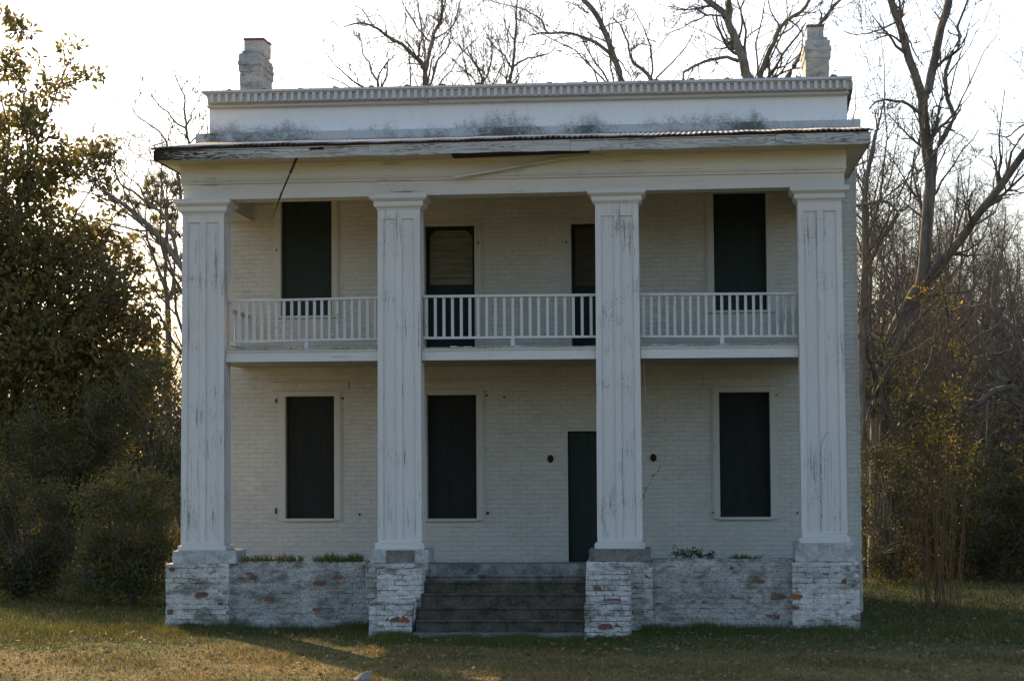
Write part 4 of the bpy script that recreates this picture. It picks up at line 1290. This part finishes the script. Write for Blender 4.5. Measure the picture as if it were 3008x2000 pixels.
def blobs_to_points(blobs, dens, rg, Yd=0.0):
    """blobs: (px, py, r px, depth); points fill each blob's volume, thinner at the rim"""
    out = []
    for px, py, r, Y in blobs:
        c_ = bp(px, py, Y); rm = r / pxm(Y)
        n = max(3, int(dens * rm ** 2.3))
        p = unit(rg.normal(size=(n, 3))) * (rg.random(n) ** 0.45)[:, None] * rm
        p[:, 2] *= 0.85
        out.append(np.array(c_)[None, :] + p)
    return np.concatenate(out)


def leafy(name, label, cat, base, blobs, mat, leaf, dens, per, spread, seed, stems=6, group=None, aspect=0.42, up=0.2, stem_r=0.03, stem_mat='twig', zmin=0.02, rosette=False):
    """shrub or leafy tree: stems run from the base to leaf clusters spread through the crown's volume"""
    rg = np.random.default_rng(seed)
    root = plant(name, label, cat, base, group)
    b = np.array(base)
    C = blobs_to_points(blobs, dens, rg)
    C = C[C[:, 2] > zmin]
    # limbs: from the base to some cluster centres, then twigs to each cluster
    ids = rg.choice(len(C), min(len(C), stems), replace=False)
    lim = []
    for i in ids:
        e = C[i]; Ld = np.linalg.norm(e - b); v = e - b
        # limbs leave a common leader at different heights and arch outwards
        f1, f2 = rg.uniform(0.25, 0.5), rg.uniform(0.6, 0.8)
        q1 = b + np.array([v[0] * f1 * 0.3, v[1] * f1 * 0.3, v[2] * f1]) + rg.normal(size=3) * 0.035 * Ld
        q2 = b + np.array([v[0] * f2 * 0.75, v[1] * f2 * 0.75, v[2] * (f2 + 0.08)]) + rg.normal(size=3) * 0.05 * Ld
        lim.append(wobble(resample([(*b, stem_r), (*q1, stem_r * .7), (*q2, stem_r * .42), (*e, stem_r * .15)], 14), 0.012 * Ld, rg))
    P, Rr = to_pr(lim)
    tw = C[rg.choice(len(C), min(len(C), 900), replace=False)]
    J = P.reshape(-1, 3); Jr = Rr.reshape(-1)
    near = np.array([np.argmin(((J - t) ** 2).sum(1)) for t in tw])
    TP = np.stack([J[near], (J[near] + tw) / 2 + rg.normal(size=tw.shape) * 0.05, tw], 1)
    TR = np.stack([np.minimum(Jr[near], 0.018), np.full(len(tw), 0.008), np.full(len(tw), 0.004)], 1)
    mesh_part('trunk', join([tubes(P, Rr, 7), tubes(TP, TR, 3)]), M[stem_mat], root, b)
    c2 = np.repeat(C, per, 0) + rg.normal(size=(len(C) * per, 3)) * spread
    c2 = c2[c2[:, 2] > zmin]
    V, F, a = leaves(c2, leaf, aspect, rg, up, out=unit(c2 - np.repeat(C, per, 0)) if rosette and len(c2) == len(C) * per else None)
    # leaves of one cluster share a tone
    cl = np.repeat(rg.random(len(C)), per)[: len(c2)] if len(c2) == len(C) * per else rg.random(len(c2))
    a = 0.4 * a + 0.6 * np.repeat(cl, 5)
    mesh_part('crown', (V, F), M[mat], root, b, a, smooth=False)
    return root


Y = 13.0
mag = [(60, 1000, 260, 13), (250, 1050, 220, 12.5), (380, 1150, 140, 12), (60, 720, 220, 13.5), (235, 770, 175, 13), (330, 890, 130, 12.5), (425, 965, 75, 12), (120, 520, 105, 13), (280, 480, 70, 12.5),
       (205, 470, 70, 13), (70, 330, 85, 13.5), (150, 258, 52, 13), (205, 235, 34, 12.6), (265, 228, 34, 12.4), (300, 215, 22, 12.2), (200, 150, 26, 12.8), (215, 125, 16, 12.8), (55, 90, 42, 13.5), (20, 50, 34, 13.6), (85, 95, 20, 13.2), (110, 165, 20, 13),
       (400, 1080, 100, 12), (90, 1300, 240, 13), (290, 1290, 150, 12.2), (340, 620, 32, 12.4), (300, 560, 45, 12.4), (180, 190, 26, 13), (-120, 500, 260, 14), (-150, 900, 300, 14), (395, 780, 40, 12.2), (310, 665, 50, 12.6), (370, 700, 26, 12.4), (20, 200, 70, 13.6), (320, 430, 36, 12.3), (130, 380, 55, 13)]
mb = bp(-40, 1700, 13.5)
leafy('magnolia_tree', 'large evergreen magnolia with brown-green leaves filling the left edge', 'tree', (mb.x, 13.5, -0.05), mag, 'magnolia', 0.172, 180, 10, 0.055, 31, stems=70, stem_r=0.075, stem_mat='bark_dark', aspect=0.42, rosette=True)

# pine
Y = 22.0
rg = np.random.default_rng(5)
k = pxm(Y)
pt = bp(495, 1100, Y)
root = plant('pine_tree', 'thin pine with brownish needle tufts behind the left column', 'tree', (pt.x, Y, 0))
b_ = np.array((pt.x, Y, 0.0))
L_ = [limb4([(pt.x, Y, -0.2, 12 / k), (*bp(495, 1013, Y), 10 / k), (*bp(495, 937, Y), 9 / k), (*bp(492, 873, Y), 8 / k), (*bp(485, 825, Y), 6 / k), (*bp(487, 761, Y), 5 / k), (*bp(492, 640, Y), 3 / k), (*bp(490, 530, Y), 1.5 / k)], 20),
      trace([(498, 880), (505, 840), (511, 800), (514, 740), (520, 640), (522, 590)], Y, Y + 1, (5.5, 1.5)), trace([(486, 850), (463, 800), (444, 739), (434, 707), (428, 640), (435, 560)], Y, Y - 1, (5.5, 1.5)), trace([(444, 739), (420, 700), (390, 690)], Y - .5, Y - 1, (2.5, 1)),
      trace([(492, 860), (470, 868), (440, 880), (420, 878)], Y, Y - 1, (3, 1)), trace([(497, 860), (520, 855), (545, 850)], Y, Y, (3, 1)), trace([(494, 880), (520, 875), (560, 880)], Y, Y, (2.4, 1))]
mesh_part('trunk', tubes(*to_pr(L_), 7), M['bark'], root, b_)
pb = [(480, 512, 18), (452, 535, 20), (500, 545, 30), (430, 565, 16), (462, 565, 26), (522, 560, 24), (485, 605, 34), (532, 600, 26), (440, 612, 20), (402, 603, 9), (378, 588, 6), (505, 645, 34), (445, 645, 18), (472, 680, 26), (522, 690, 26), (400, 635, 8), (440, 690, 20), (500, 740, 22), (452, 745, 16), (430, 860, 24), (470, 870, 24), (455, 842, 14), (520, 860, 20), (540, 830, 18), (435, 540, 8), (395, 700, 14), (540, 760, 16), (470, 790, 14)]
C = blobs_to_points([(x, y, r, Y + rg.uniform(-1, 1)) for x, y, r in pb], 110, rg)
nd = 46
c2 = np.repeat(C, nd, 0)
d = unit(rg.normal(size=c2.shape) + np.array([0, 0, 0.5]))
Ln = 0.25 * rg.uniform(0.7, 1.2, len(c2))[:, None]
s = unit(np.cross(d, rg.normal(size=c2.shape))) * 0.012
V = np.stack([c2 - s, c2 + s, c2 + d * Ln], 1).reshape(-1, 3)
F = np.arange(len(V)).reshape(-1, 3)
J = np.concatenate([l[:, :3] for l in L_])
near = np.array([np.argmin(((J - t) ** 2).sum(1)) for t in C])
TP = np.stack([J[near], (J[near] + C) / 2 + rg.normal(size=C.shape) * 0.06 - np.array([0, 0, .08]), C], 1)
mesh_part('branches', tubes(TP, np.tile([[0.016, 0.010, 0.006]], (len(C), 1)), 3), M['twig'], root, b_)
mesh_part('crown', (V, F), M['pine'], root, b_, np.repeat(np.repeat(rg.random(len(C)), nd), 3), smooth=False)

# bushes left of the house
def bushblobs(px, py, w, h, Y, n, rg):
    out = []
    for _ in range(n):
        u, v = rg.uniform(-1, 1), rg.uniform(-1, 1)
        if u * u + v * v > 1: continue
        r = rg.uniform(0.10, 0.30) * min(w, h)
        out.append((px + u * (w - r * .6), py + v * (h - r * .6), r, Y + rg.uniform(-0.7, 0.7)))
    return out


rg = np.random.default_rng(3)
def gb(px, Y): p = bp(px, 1700, Y); return (p.x, Y, -0.03)
leafy('shrub', 'rounded olive-green shrub against the front left pier', 'shrub', gb(390, 4.2), bushblobs(370, 1540, 170, 200, 4.2, 67, rg) + [(470, 1620, 80, 4.0), (330, 1700, 90, 4), (440, 1720, 70, 3.8), (250, 1700, 80, 4.2)], 'greenbush', 0.071, 726, 8, 0.08, 41, stems=40)
leafy('shrub', 'dark low shrub at the far left under the magnolia', 'shrub', gb(60, 5.5), bushblobs(60, 1560, 190, 190, 5.5, 67, rg) + [(130, 1690, 80, 5.2), (20, 1700, 80, 5.2)], 'bushleaf', 0.075, 660, 8, 0.09, 42, stems=36)
leafy('shrub', 'tall loose dark shrub behind the rounded one, left of the house', 'shrub', gb(440, 9.0), bushblobs(450, 1220, 130, 190, 9, 62, rg) + bushblobs(470, 1420, 120, 150, 9, 31, rg), 'bushleaf', 0.086, 352, 8, 0.11, 43, stems=36)
leafy('shrub', 'broad dark evergreen shrub below the magnolia crown', 'shrub', gb(190, 9.5), bushblobs(200, 1350, 240, 230, 9.5, 78, rg) + bushblobs(150, 1560, 260, 120, 9, 36, rg), 'bushleaf', 0.086, 330, 8, 0.11, 44, stems=36)
# evergreen bushes right
leafy('shrub', 'dark evergreen shrub directly right of the house corner', 'shrub', gb(2610, 9.5), bushblobs(2600, 1480, 110, 200, 9.5, 57, rg) + [(2590, 1640, 70, 9.2)], 'bushleaf', 0.081, 440, 8, 0.09, 45, stems=30)
leafy('shrub', 'wide dark green shrub at the right edge behind the multi-stemmed bush', 'shrub', gb(2900, 9.8), bushblobs(2890, 1490, 170, 190, 9.8, 72, rg) + [(2830, 1620, 80, 9.4), (2970, 1640, 80, 9.4)], 'bushleaf', 0.081, 462, 8, 0.09, 46, stems=34)
leafy('shrub', 'tall dark shrub behind the orange-leaved stems', 'shrub', gb(2740, 11.5), bushblobs(2740, 1330, 150, 260, 11.5, 78, rg) + bushblobs(2740, 1560, 140, 110, 11.2, 26, rg), 'bushleaf', 0.086, 330, 8, 0.10, 47, stems=34)
leafy('shrub', 'ragged dark evergreen beside the narrow tree, mid-height right of the house', 'shrub', gb(2650, 12.5), bushblobs(2640, 1150, 90, 110, 12.5, 36, rg), 'bushleaf', 0.086, 286, 7, 0.10, 48, stems=24)

# multi-stemmed bush right of the house
Y = 3.4
rg = np.random.default_rng(9)
g0 = gp(2765, 1786)
Y = g0.y
k = pxm(Y)
root = plant('multi_stem_bush', 'slender multi-stemmed bush with orange stems and sparse orange-green leaves on the right lawn', 'shrub', (g0.x, Y, 0))
b_ = np.array((g0.x, Y, 0.0))
tops = [(2600, 1300), (2640, 1180), (2585, 1130), (2680, 1060), (2700, 960), (2725, 1000), (2742, 920), (2760, 1040), (2772, 880), (2790, 960), (2800, 900), (2815, 1040), (2830, 980), (2850, 1000), (2865, 1130), (2890, 1220), (2780, 1120), (2735, 1180), (2705, 1240), (2825, 1200), (2660, 1330), (2850, 1330), (2750, 1250), (2800, 1290), (2720, 880), (2640, 1400), (2575, 900), (2595, 1000)]
L_ = []
for tx, ty in tops:
    y1 = Y + rg.uniform(-0.8, 0.8); sx_ = 2765 + rg.uniform(-45, 45) + (tx - 2765) * 0.2
    t = bp(tx, ty, y1); s0 = bp(sx_, 1786, Y)
    m1 = np.array(s0) * 0.62 + np.array(t) * 0.38; m1[0] = s0.x + (t.x - s0.x) * 0.30
    m2 = np.array(s0) * 0.25 + np.array(t) * 0.75; m2[0] = s0.x + (t.x - s0.x) * 0.68
    r0 = rg.uniform(1.1, 2.2) / k
    L_.append(wobble(resample([(s0.x, Y + rg.uniform(-.15, .15), -0.05, r0), (*m1, r0 * .85), (*m2, r0 * .6), (*t, r0 * .3)], 14), 0.018, rg))
P0, R0 = to_pr(L_)
subs = []
for l in range(len(P0)):
    P1, R1 = sprout(P0[l:l + 1], R0[l:l + 1], np.array([6]), (0.08, 0.25), ang=(20, 45), up=0.3, m=5, rmin=0.003, rg=rg, tmin=0.3)
    subs.append(P1)
    mesh_part('stem', join([tubes(P0[l:l + 1], R0[l:l + 1], 6), tubes(P1, R1, 3)]), M['stem'], root, b_)
P1 = np.concatenate(subs)
ends = np.concatenate([P1[:, 2:].reshape(-1, 3), P0[:, 6:].reshape(-1, 3)])
ends = ends[(ends[:, 2] > 1.9)]
cl = np.sin(ends[:, 0] * 5.3 + 1) * np.sin(ends[:, 2] * 3.7) + np.sin(ends[:, 1] * 6 + ends[:, 2] * 2)
ends = np.repeat(ends[(cl > 0.1) & (rg.random(len(ends)) < 0.75)], 4, 0); ends = ends + rg.normal(size=ends.shape) * 0.07
V, F, a = leaves(ends, 0.072, 0.52, rg, 0.0)
mesh_part('foliage', (V, F), M['orangeleaf'], root, b_, a, smooth=False)

# autumn leaves clinging to a vine round the tall tree's fork
C = blobs_to_points([(2740, 850, 45, 12.6), (2700, 870, 40, 12.6), (2780, 830, 30, 12.6)], 260, rg)
vb = bp(2700, 1100, 12.6)
root = plant('climbing_vine', 'orange-leaved vine on the trunk of the tallest bare tree', 'vine', (vb.x, 12.6, 0))
b_ = np.array((vb.x, 12.6, 0))
vl = [limb4([(*bp(2585, 1300, 12.5), .02), (*bp(2590, 1120, 12.5), .02), (*bp(2610, 1000, 12.5), .018), (*bp(2665, 905, 12.5), .015), (*bp(x, y, 12.5), .006)], 12) for x, y in ((2720, 830), (2745, 845), (2775, 825))]
mesh_part('stem', tubes(*to_pr(vl), 5), M['twig'], root, b_)
V, F, a = leaves(np.repeat(C, 3, 0) + rg.normal(size=(len(C) * 3, 3)) * 0.08, 0.08, 0.55, rg, 0)
mesh_part('foliage', (V, F), M['orangeleaf'], root, b_, a, smooth=False)

# ------------------------------------------------------------------ the thicket: individual young trees
def young(seed, H, r0, dens=1.0):
    rg = np.random.default_rng(seed)
    nst = 1
    p = [np.array([0, 0, -0.1])]; d = np.array([rg.normal() * .08, rg.normal() * .08, 1.0])
    for i in range(13):
        d = unit(d + rg.normal(size=3) * np.array([.10, .10, .03])); p.append(p[-1] + d * H / 13)
    P = np.stack(p)[None]; Rr = (r0 * np.linspace(1, 0.12, 14))[None]
    P1, R1 = sprout(P, Rr, np.array([int(30 * dens)]), (0.14, 0.42), ang=(30, 75), up=0.22, jit=0.3, m=8, tmin=0.12, rg=rg, rfac=(0.3, 0.6), rmin=0.006)
    P2, R2 = sprout(P1, R1, 7 * dens, (0.25, 0.65), ang=(30, 75), up=0.1, jit=0.36, m=6, rg=rg, rmin=0.0045)
    P3, R3 = sprout(P2, R2, 4.2, (0.3, 0.7), ang=(30, 75), up=0.05, jit=0.4, m=4, rg=rg, rmin=0.0035)
    return tubes(P, Rr, 6), join([tubes(P1, R1, 4), tubes(P2, R2, 3), tubes(P3, R3, 3)])


tmpl = []
for i in range(7):
    t, b_ = young(100 + i, 9.0 + 0.7 * (i % 4), 0.05 + 0.012 * i)
    tmpl.append((np_mesh('trunk', *t, smooth=True), np_mesh('branches', *b_, smooth=True)))
for t, b_ in tmpl:
    t.materials.append(M['bark2']); b_.materials.append(M['twig'])


def put_young(x, y, s, label, group):
    t, b_ = tmpl[rng.integers(len(tmpl))]
    e = empty('thicket_tree', (x, y, float(ground_z(x, y))), rng.random() * 6.28)
    e.scale = (s, s, s * (0.9 + 0.2 * rng.random()))
    tag(e, label, 'tree', group)
    for nm, me in (('trunk', t), ('branches', b_)):
        o = bpy.data.objects.new(nm, me); col.objects.link(o); o.parent = e
    return e


for i in range(105):
    Y = 15 + 23 * rng.random() ** 0.9
    px = 2525 + 640 * rng.random()
    p = bp(px, 1300, Y)
    top = 470 + 200 * (px - 2525) / 480 + 130 * rng.random()
    H = bp(px, top, Y).z
    put_young(p.x, Y, max(0.45, min(1.5, H / 9.6)), 'slender leafless young tree in the brown thicket right of the house', 'young bare trees of the right thicket')
for i in range(40):
    Y = 20 + 22 * rng.random()
    px = -60 + 600 * rng.random()
    p = bp(px, 1300, Y)
    H = bp(px, 930 + 180 * rng.random(), Y).z
    put_young(p.x, Y, max(0.4, min(1.4, H / 9.6)), 'slender leafless young tree in the dark wood behind the magnolia', 'young bare trees of the left wood')

# the wood beyond, seen as one mass
rg = np.random.default_rng(77)
Vs, Fs, o = [], [], 0
fars = [young(300 + i, 9.0, 0.07, 0.55) for i in range(4)]
for i in range(120):
    x = rg.uniform(-26, 30); y = rg.uniform(40, 64); s = rg.uniform(0.55, 1.0) if x > 4 else rg.uniform(0.4, 0.75)
    for V, F in fars[i % 4]:
        a = rg.random() * 6.28; c_, s_ = math.cos(a), math.sin(a)
        W = V * s; W = np.stack([W[:, 0] * c_ - W[:, 1] * s_ + x, W[:, 0] * s_ + W[:, 1] * c_ + y, W[:, 2]], 1)
        Vs.append(W); Fs.append(F + o); o += len(W)
w = link('far_wood', np_mesh('far_wood', np.concatenate(Vs), np.concatenate(Fs), smooth=True), M['twig'])
tag(w, 'leafless wood far behind the house, grey-brown mass', 'wood', kind='stuff')
n = 120000
x = rg.uniform(-34, 40, n); y = rg.uniform(24, 62, n)
hmax = 3.4 + 1.6 * np.sin(x * 0.7 + 2) * np.sin(x * 0.31) + 1.4 * rg.random(n)
z = hmax * rg.random(n) ** 1.15
keep = ~((x > -7) & (x < 9) & (y < 20))
C = np.stack([x, y, z], 1)[keep]
V, F, a = leaves(C, 0.30, 0.4, rg, 0.3)
o = link('undergrowth', np_mesh('undergrowth', V, F, a), M['brush'])
tag(o, 'dark tangled undergrowth filling the wood behind the house', 'undergrowth', kind='stuff')
n = 34000
x = rg.uniform(6.4, 19, n); y = rg.uniform(13.5, 24, n)
z = (1.6 + 1.5 * np.sin(x * 1.1 + y) * np.sin(x * 0.47 + 1) + 1.8 * rg.random(n)) * rg.random(n)
V, F, a = leaves(np.stack([x, y, np.abs(z)], 1), 0.15, 0.45, rg, 0.2)
o = link('evergreen_undergrowth', np_mesh('evergreen_undergrowth', V, F, a), M['bushleaf'])
tag(o, 'low dark evergreen undergrowth at the foot of the right thicket', 'undergrowth', kind='stuff')
n = 16000
x = np.concatenate([rg.uniform(6.3, 16, n), rg.uniform(-17, -6.5, n // 2)]); y = np.concatenate([rg.uniform(9, 22, n), rg.uniform(10.5, 20, n // 2)])
z = 0.75 * rg.random(len(x)) ** 1.6 * (0.5 + 0.5 * np.sin(x * 1.3) ** 2 + 0.4)
V, F, a = leaves(np.stack([x, y, z], 1), 0.26, 0.10, rg, 0.9)
o = link('tall_grass', np_mesh('tall_grass', V, F, a), M['drybrush'])
tag(o, 'dry tall grass and weeds along the edge of the wood', 'tall grass', kind='stuff')

# ------------------------------------------------------------------ lawn blades, leaf litter
BL = N('lawn_blade')
c, k = lawn_color(BL)
c = BL.mix(BL.ramp(BL.attr(), 0.55, 1.0, 0, 0.75), c, (0.34, 0.245, 0.11))
c = BL.mix(BL.ramp(BL.attr(), 0.0, 0.35, 0.75, 0.0), c, (0.035, 0.045, 0.014))
BL.set(BL.b.inputs['Base Color'], c)
tr = BL.n('ShaderNodeBsdfTranslucent'); BL.set(tr.inputs['Color'], c)
mx = BL.n('ShaderNodeMixShader'); mx.inputs[0].default_value = 0.35
BL.t.links.new(BL.b.outputs[0], mx.inputs[1]); BL.t.links.new(tr.outputs[0], mx.inputs[2])
BL.t.links.new(mx.outputs[0], BL.t.nodes['Material Output'].inputs['Surface'])
rg = np.random.default_rng(21)


def blades(x, y, h, w, rg, lean=0.6):
    n = len(x)
    b_ = np.stack([x, y, ground_z(x, y) - 0.005], 1)
    d = rg.normal(size=(n, 3)) * lean; d[:, 2] = 1.0; d = unit(d)
    s = unit(np.cross(d, rg.normal(size=(n, 3)))) * w[:, None]
    V = np.stack([b_ - s, b_ + s, b_ + d * h[:, None]], 1).reshape(-1, 3)
    return V, np.arange(3 * n).reshape(-1, 3), np.repeat(rg.random(n), 3)


n = 330000
y = -9.6 + 14.5 * rg.random(n) ** 1.15
x = rg.uniform(-10.5, 9.5, n)
inside = (x > -5) & (x < 5.2) & (y > -0.15)
x, y = x[~inside], y[~inside]
h = rg.uniform(0.025, 0.075, len(x)) * (0.7 + 0.6 * (np.sin(x * 1.7) * np.sin(y * 2.1 + x) > 0.2))
V1 = blades(x, y, h, rg.uniform(0.0030, 0.0065, len(x)), rg)
n = 150000                              # beside and behind the house the blades can be coarser
x = np.concatenate([rg.uniform(5.3, 19, n // 2), rg.uniform(-16, -5.2, n // 2)]); y = rg.uniform(-2, 14, len(x))
V1b = blades(x, y, rg.uniform(0.05, 0.13, len(x)), rg.uniform(0.005, 0.010, len(x)), rg)
V1 = (np.concatenate([V1[0], V1b[0]]), np.concatenate([V1[1], V1b[1] + len(V1[0])]), np.concatenate([V1[2], V1b[2]]))
o = link('grass', np_mesh('grass', V1[0], V1[1], V1[2]), BL.m)
tag(o, 'short mixed dry and green grass blades of the lawn', 'grass', kind='stuff')
# greener, longer grass along the foot of the house
n = 42000
x = np.clip(rg.normal(size=n) * 3.6, -8, 8); y = -0.18 - np.abs(rg.normal(size=n)) * 0.42
cl = 0.5 + 0.5 * np.sin(x * 5.1) * np.sin(x * 2.3 + 1)
ms = (x > -1.05) & (x < 1.3)
y = np.where(ms, y - 1.3, y)
ms2 = ((x > -1.75) & (x <= -1.0)) | ((x >= 1.2) & (x < 1.9)); y = np.where(ms2, y - 1.1, y)
h = rg.uniform(0.04, 0.13, n) * (0.45 + cl + 0.5 * (np.abs(y + 0.2) < 0.12))
V2 = blades(x, y, h, rg.uniform(0.003, 0.006, n), rg, 0.45)
o = link('green_grass', np_mesh('green_grass', *V2), M['grass'])
tag(o, 'longer dark green grass along the foot of the house', 'grass', kind='stuff')
n = 5600
x = rg.uniform(-10, 9.5, n); y = rg.uniform(-9.5, 6, n)
ok = ~((x > -5.1) & (x < 5.3) & (y > -0.2)) & ~((x > -1.8) & (x < 1.9) & (y > -1.5))
C = np.stack([x, y, np.full(n, 0.035)], 1)[ok]
V, F, a = leaves(C, 0.075, 0.55, rg, 0.15, flat=0.75)
M['litter'] = leafmat('leaf_litter', (0.10, 0.06, 0.035), (0.26, 0.17, 0.10), (0.18, 0.12, 0.08), 0.1, 0.8)
o = link('fallen_leaves', np_mesh('fallen_leaves', V, F, a), M['litter'])
tag(o, 'brown fallen leaves scattered over the lawn', 'leaves', kind='stuff')

# ------------------------------------------------------------------ small things
# grey rock at the bottom edge
p = gp(1066, 2004)
bm = bmesh.new(); bmesh.ops.create_icosphere(bm, subdivisions=3, radius=1)
for v in bm.verts:
    c_ = v.co.copy()
    v.co = Vector((c_.x * 0.115, c_.y * 0.08, c_.z * 0.085 * (1 + 0.75 * c_.x)))
    v.co += mnoise.noise_vector(c_ * 1.3) * 0.028
    v.co.z = max(v.co.z, -0.05)
me = bpy.data.meshes.new('rock'); bm.to_mesh(me); bm.free()
M['rock'] = plain('pale_rock', (0.22, 0.20, 0.17), 0.9, 0.35, 12, 0.6)
o = link('rock', me, M['rock']); o.location = (p.x, p.y, 0.03)
tag(o, 'pale grey pointed rock in the sunlit grass at the bottom edge', 'rock')

# strip of dark trim hanging from the eave, loose white moulding
def strip(name, pts, Yd, w, mat, label, cat):
    P = np.array([[*bp(x, y, yy)] for (x, y), yy in zip(pts, Yd)])
    a = resample([(*q, ww) for q, ww in zip(P, w)], 24)
    V, F = tubes(a[None, :, :3], a[None, :, 3], 4)
    b_ = P[0]
    o = link(name, np_mesh(name, V - b_, F), mat); o.location = b_
    return tag(o, label, cat)


strip('hanging_strip', [(873, 461), (852, 510), (826, 570), (812, 610), (800, 640)], [-0.5, -0.45, -0.35, -0.28, -0.2], [0.022, 0.020, 0.016, 0.008, 0.003], M['oldwood'], 'dark splintered strip hanging down from the eave near the left column', 'wood strip')
a = [(1330, 521), (1420, 506), (1520, 489), (1640, 468), (1750, 455), (1860, 448)]
P = [bp(x, y, yy) for (x, y), yy in zip(a, (-0.16, -0.14, -0.12, -0.12, -0.2, -0.3))]
q = MB()
for p0_, p1_ in zip(P[:-1], P[1:]):
    q.hexa([p0_ + Vector((0, 0, .018)), p1_ + Vector((0, 0, .018)), p1_ - Vector((0, 0, .018)), p0_ - Vector((0, 0, .018)), p0_ + Vector((0, .03, .03)), p1_ + Vector((0, .03, .03)), p1_ + Vector((0, .03, -.018)), p0_ + Vector((0, .03, -.018))])
o = q.build('loose_moulding', M['rail'], origin=P[0])
tag(o, 'white moulding strip come loose and drooping across the frieze', 'moulding')
strip('hanging_wire', [(1888, 930), (1890, 1060), (1896, 1150), (1905, 1210), (1915, 1260)], [0.3, 0.3, 0.4, 0.5, 0.6], [0.004] * 5, M['plinth'], 'thin pale wire hanging beside the third column below the balcony', 'wire')


def creeper(name, label, pts, Yd, seed, nl=14, w=0.005):
    rg = np.random.default_rng(seed)
    P = np.array([[*bp(x, y, Yd)] for x, y in pts])
    a = wobble(resample([(*q, w) for q in P], 26), 0.008, rg)
    b_ = P[0]
    root = plant(name, label, 'vine', tuple(b_))
    mesh_part('stem', tubes(a[None, :, :3], a[None, :, 3], 5), M['twig'], root, b_)
    c_ = a[rg.integers(3, 26, nl), :3] + rg.normal(size=(nl, 3)) * 0.02
    c_[:, 1] = np.minimum(c_[:, 1], Yd + 0.01)
    V, F, at = leaves(c_, 0.035, 0.5, rg, -0.1)
    mesh_part('foliage', (V, F), M['bushleaf'], root, b_, at, smooth=False)


creeper('climbing_vine', 'thin dead vine climbing the lower front of the right-hand column', [(2412, 1560), (2414, 1480), (2411, 1400), (2410, 1330), (2416, 1290), (2428, 1270), (2436, 1268)], -0.014, 1, 6, 0.0022)
creeper('climbing_vine', 'thin creeper beside the third column below the right lamp socket', [(1888, 1470), (1898, 1440), (1908, 1420), (1918, 1400), (1930, 1390), (1940, 1370)], 1.0, 2, 14, 0.003)
creeper('climbing_vine', 'hair-thin dead vine at the foot of the third column', [(1790, 1582), (1786, 1570), (1774, 1545), (1771, 1500), (1770, 1460)], -0.014, 3, 3, 0.0022)


def tuft(label, px0, px1, py, h, n, seed, name='grass_tuft', mat='grass'):
    rg = np.random.default_rng(seed)
    yf = 0.12
    a, b_ = bp(px0, py, yf), bp(px1, py, yf)
    x = rg.uniform(a.x, b_.x, n); y = yf + rg.normal(size=n) * 0.07
    hh = rg.uniform(0.4, 1, n) * h * (0.5 + 0.5 * np.abs(np.sin(x * 9)))
    n3 = rg.normal(size=(n, 3)) * 0.4; n3[:, 2] = 1; d = unit(n3)
    base = np.stack([x, y, np.full(n, a.z - 0.03)], 1)
    s = unit(np.cross(d, rg.normal(size=(n, 3)))) * 0.006
    bend = rg.normal(size=(n, 3)) * 0.25; bend[:, 2] = -0.05
    m1 = base + d * hh[:, None] * 0.6; t = m1 + unit(d + bend * 2) * hh[:, None] * 0.4
    V = np.stack([base - s, base + s, m1 + s * .7, m1 - s * .7, t], 1).reshape(-1, 3)
    o_ = (np.arange(n) * 5)[:, None]
    F = np.concatenate([o_ + np.array([[0, 1, 2]]), o_ + np.array([[0, 2, 3]]), o_ + np.array([[3, 2, 4]])])
    c_ = ((a + b_) / 2)
    o = link(name, np_mesh(name, V - np.array(c_), F, np.repeat(rg.random(n), 5)), M[mat])
    o.location = c_
    tag(o, label, 'grass', 'grass growing on the porch edge')
tuft('long thin grass growing on the left porch edge, nearest the left column', 715, 890, 1646, 0.20, 420, 1)
tuft('thick bright grass clump on the left porch edge, nearest the second column', 925, 1065, 1646, 0.22, 460, 2)
tuft('short grass clump on the right porch edge beside the leafy weed', 2140, 2235, 1639, 0.14, 260, 3)
rg = np.random.default_rng(8)
a = bp(2035, 1640, 0.12)
root = plant('weed', 'low leafy dark green weed on the right porch edge', 'plant', (a.x, 0.12, a.z))
ns = 22
st_ = []
for i in range(ns):
    x0 = a.x + rg.uniform(-0.3, 0.33); hh = rg.uniform(0.06, 0.19) * (1 - 0.5 * abs(x0 - a.x) / 0.33)
    st_.append(resample([(x0, 0.12 + rg.normal() * .05, a.z - 0.03, .004), (x0 + rg.normal() * .04, 0.12, a.z + hh * .6, .003), (x0 + rg.normal() * .07, 0.10, a.z + hh, .002)], 6))
P0, R0 = to_pr(st_)
mesh_part('stem', tubes(P0, R0, 3), M['twig'], root, np.array(a))
c_ = np.repeat(P0[:, 2:].reshape(-1, 3), 5, 0); c_ = c_ + rg.normal(size=c_.shape) * 0.016
V, F, at = leaves(c_, 0.036, 0.55, rg, 0.1)
mesh_part('foliage', (V, F), M['bushleaf'], root, np.array(a), at, smooth=False)
a = bp(1046, 1645, 0.1)
V, F, at = leaves(np.tile(np.array(a), (9, 1)) + rg.normal(size=(9, 3)) * 0.03, 0.09, 0.5, rg, 0.7)
o = link('dead_leaf', np_mesh('dead_leaf', V - np.array(a), F, at), M['orangeleaf']); o.location = a
tag(o, 'rust-brown curled dead leaves at the right end of the left porch edge', 'leaf')
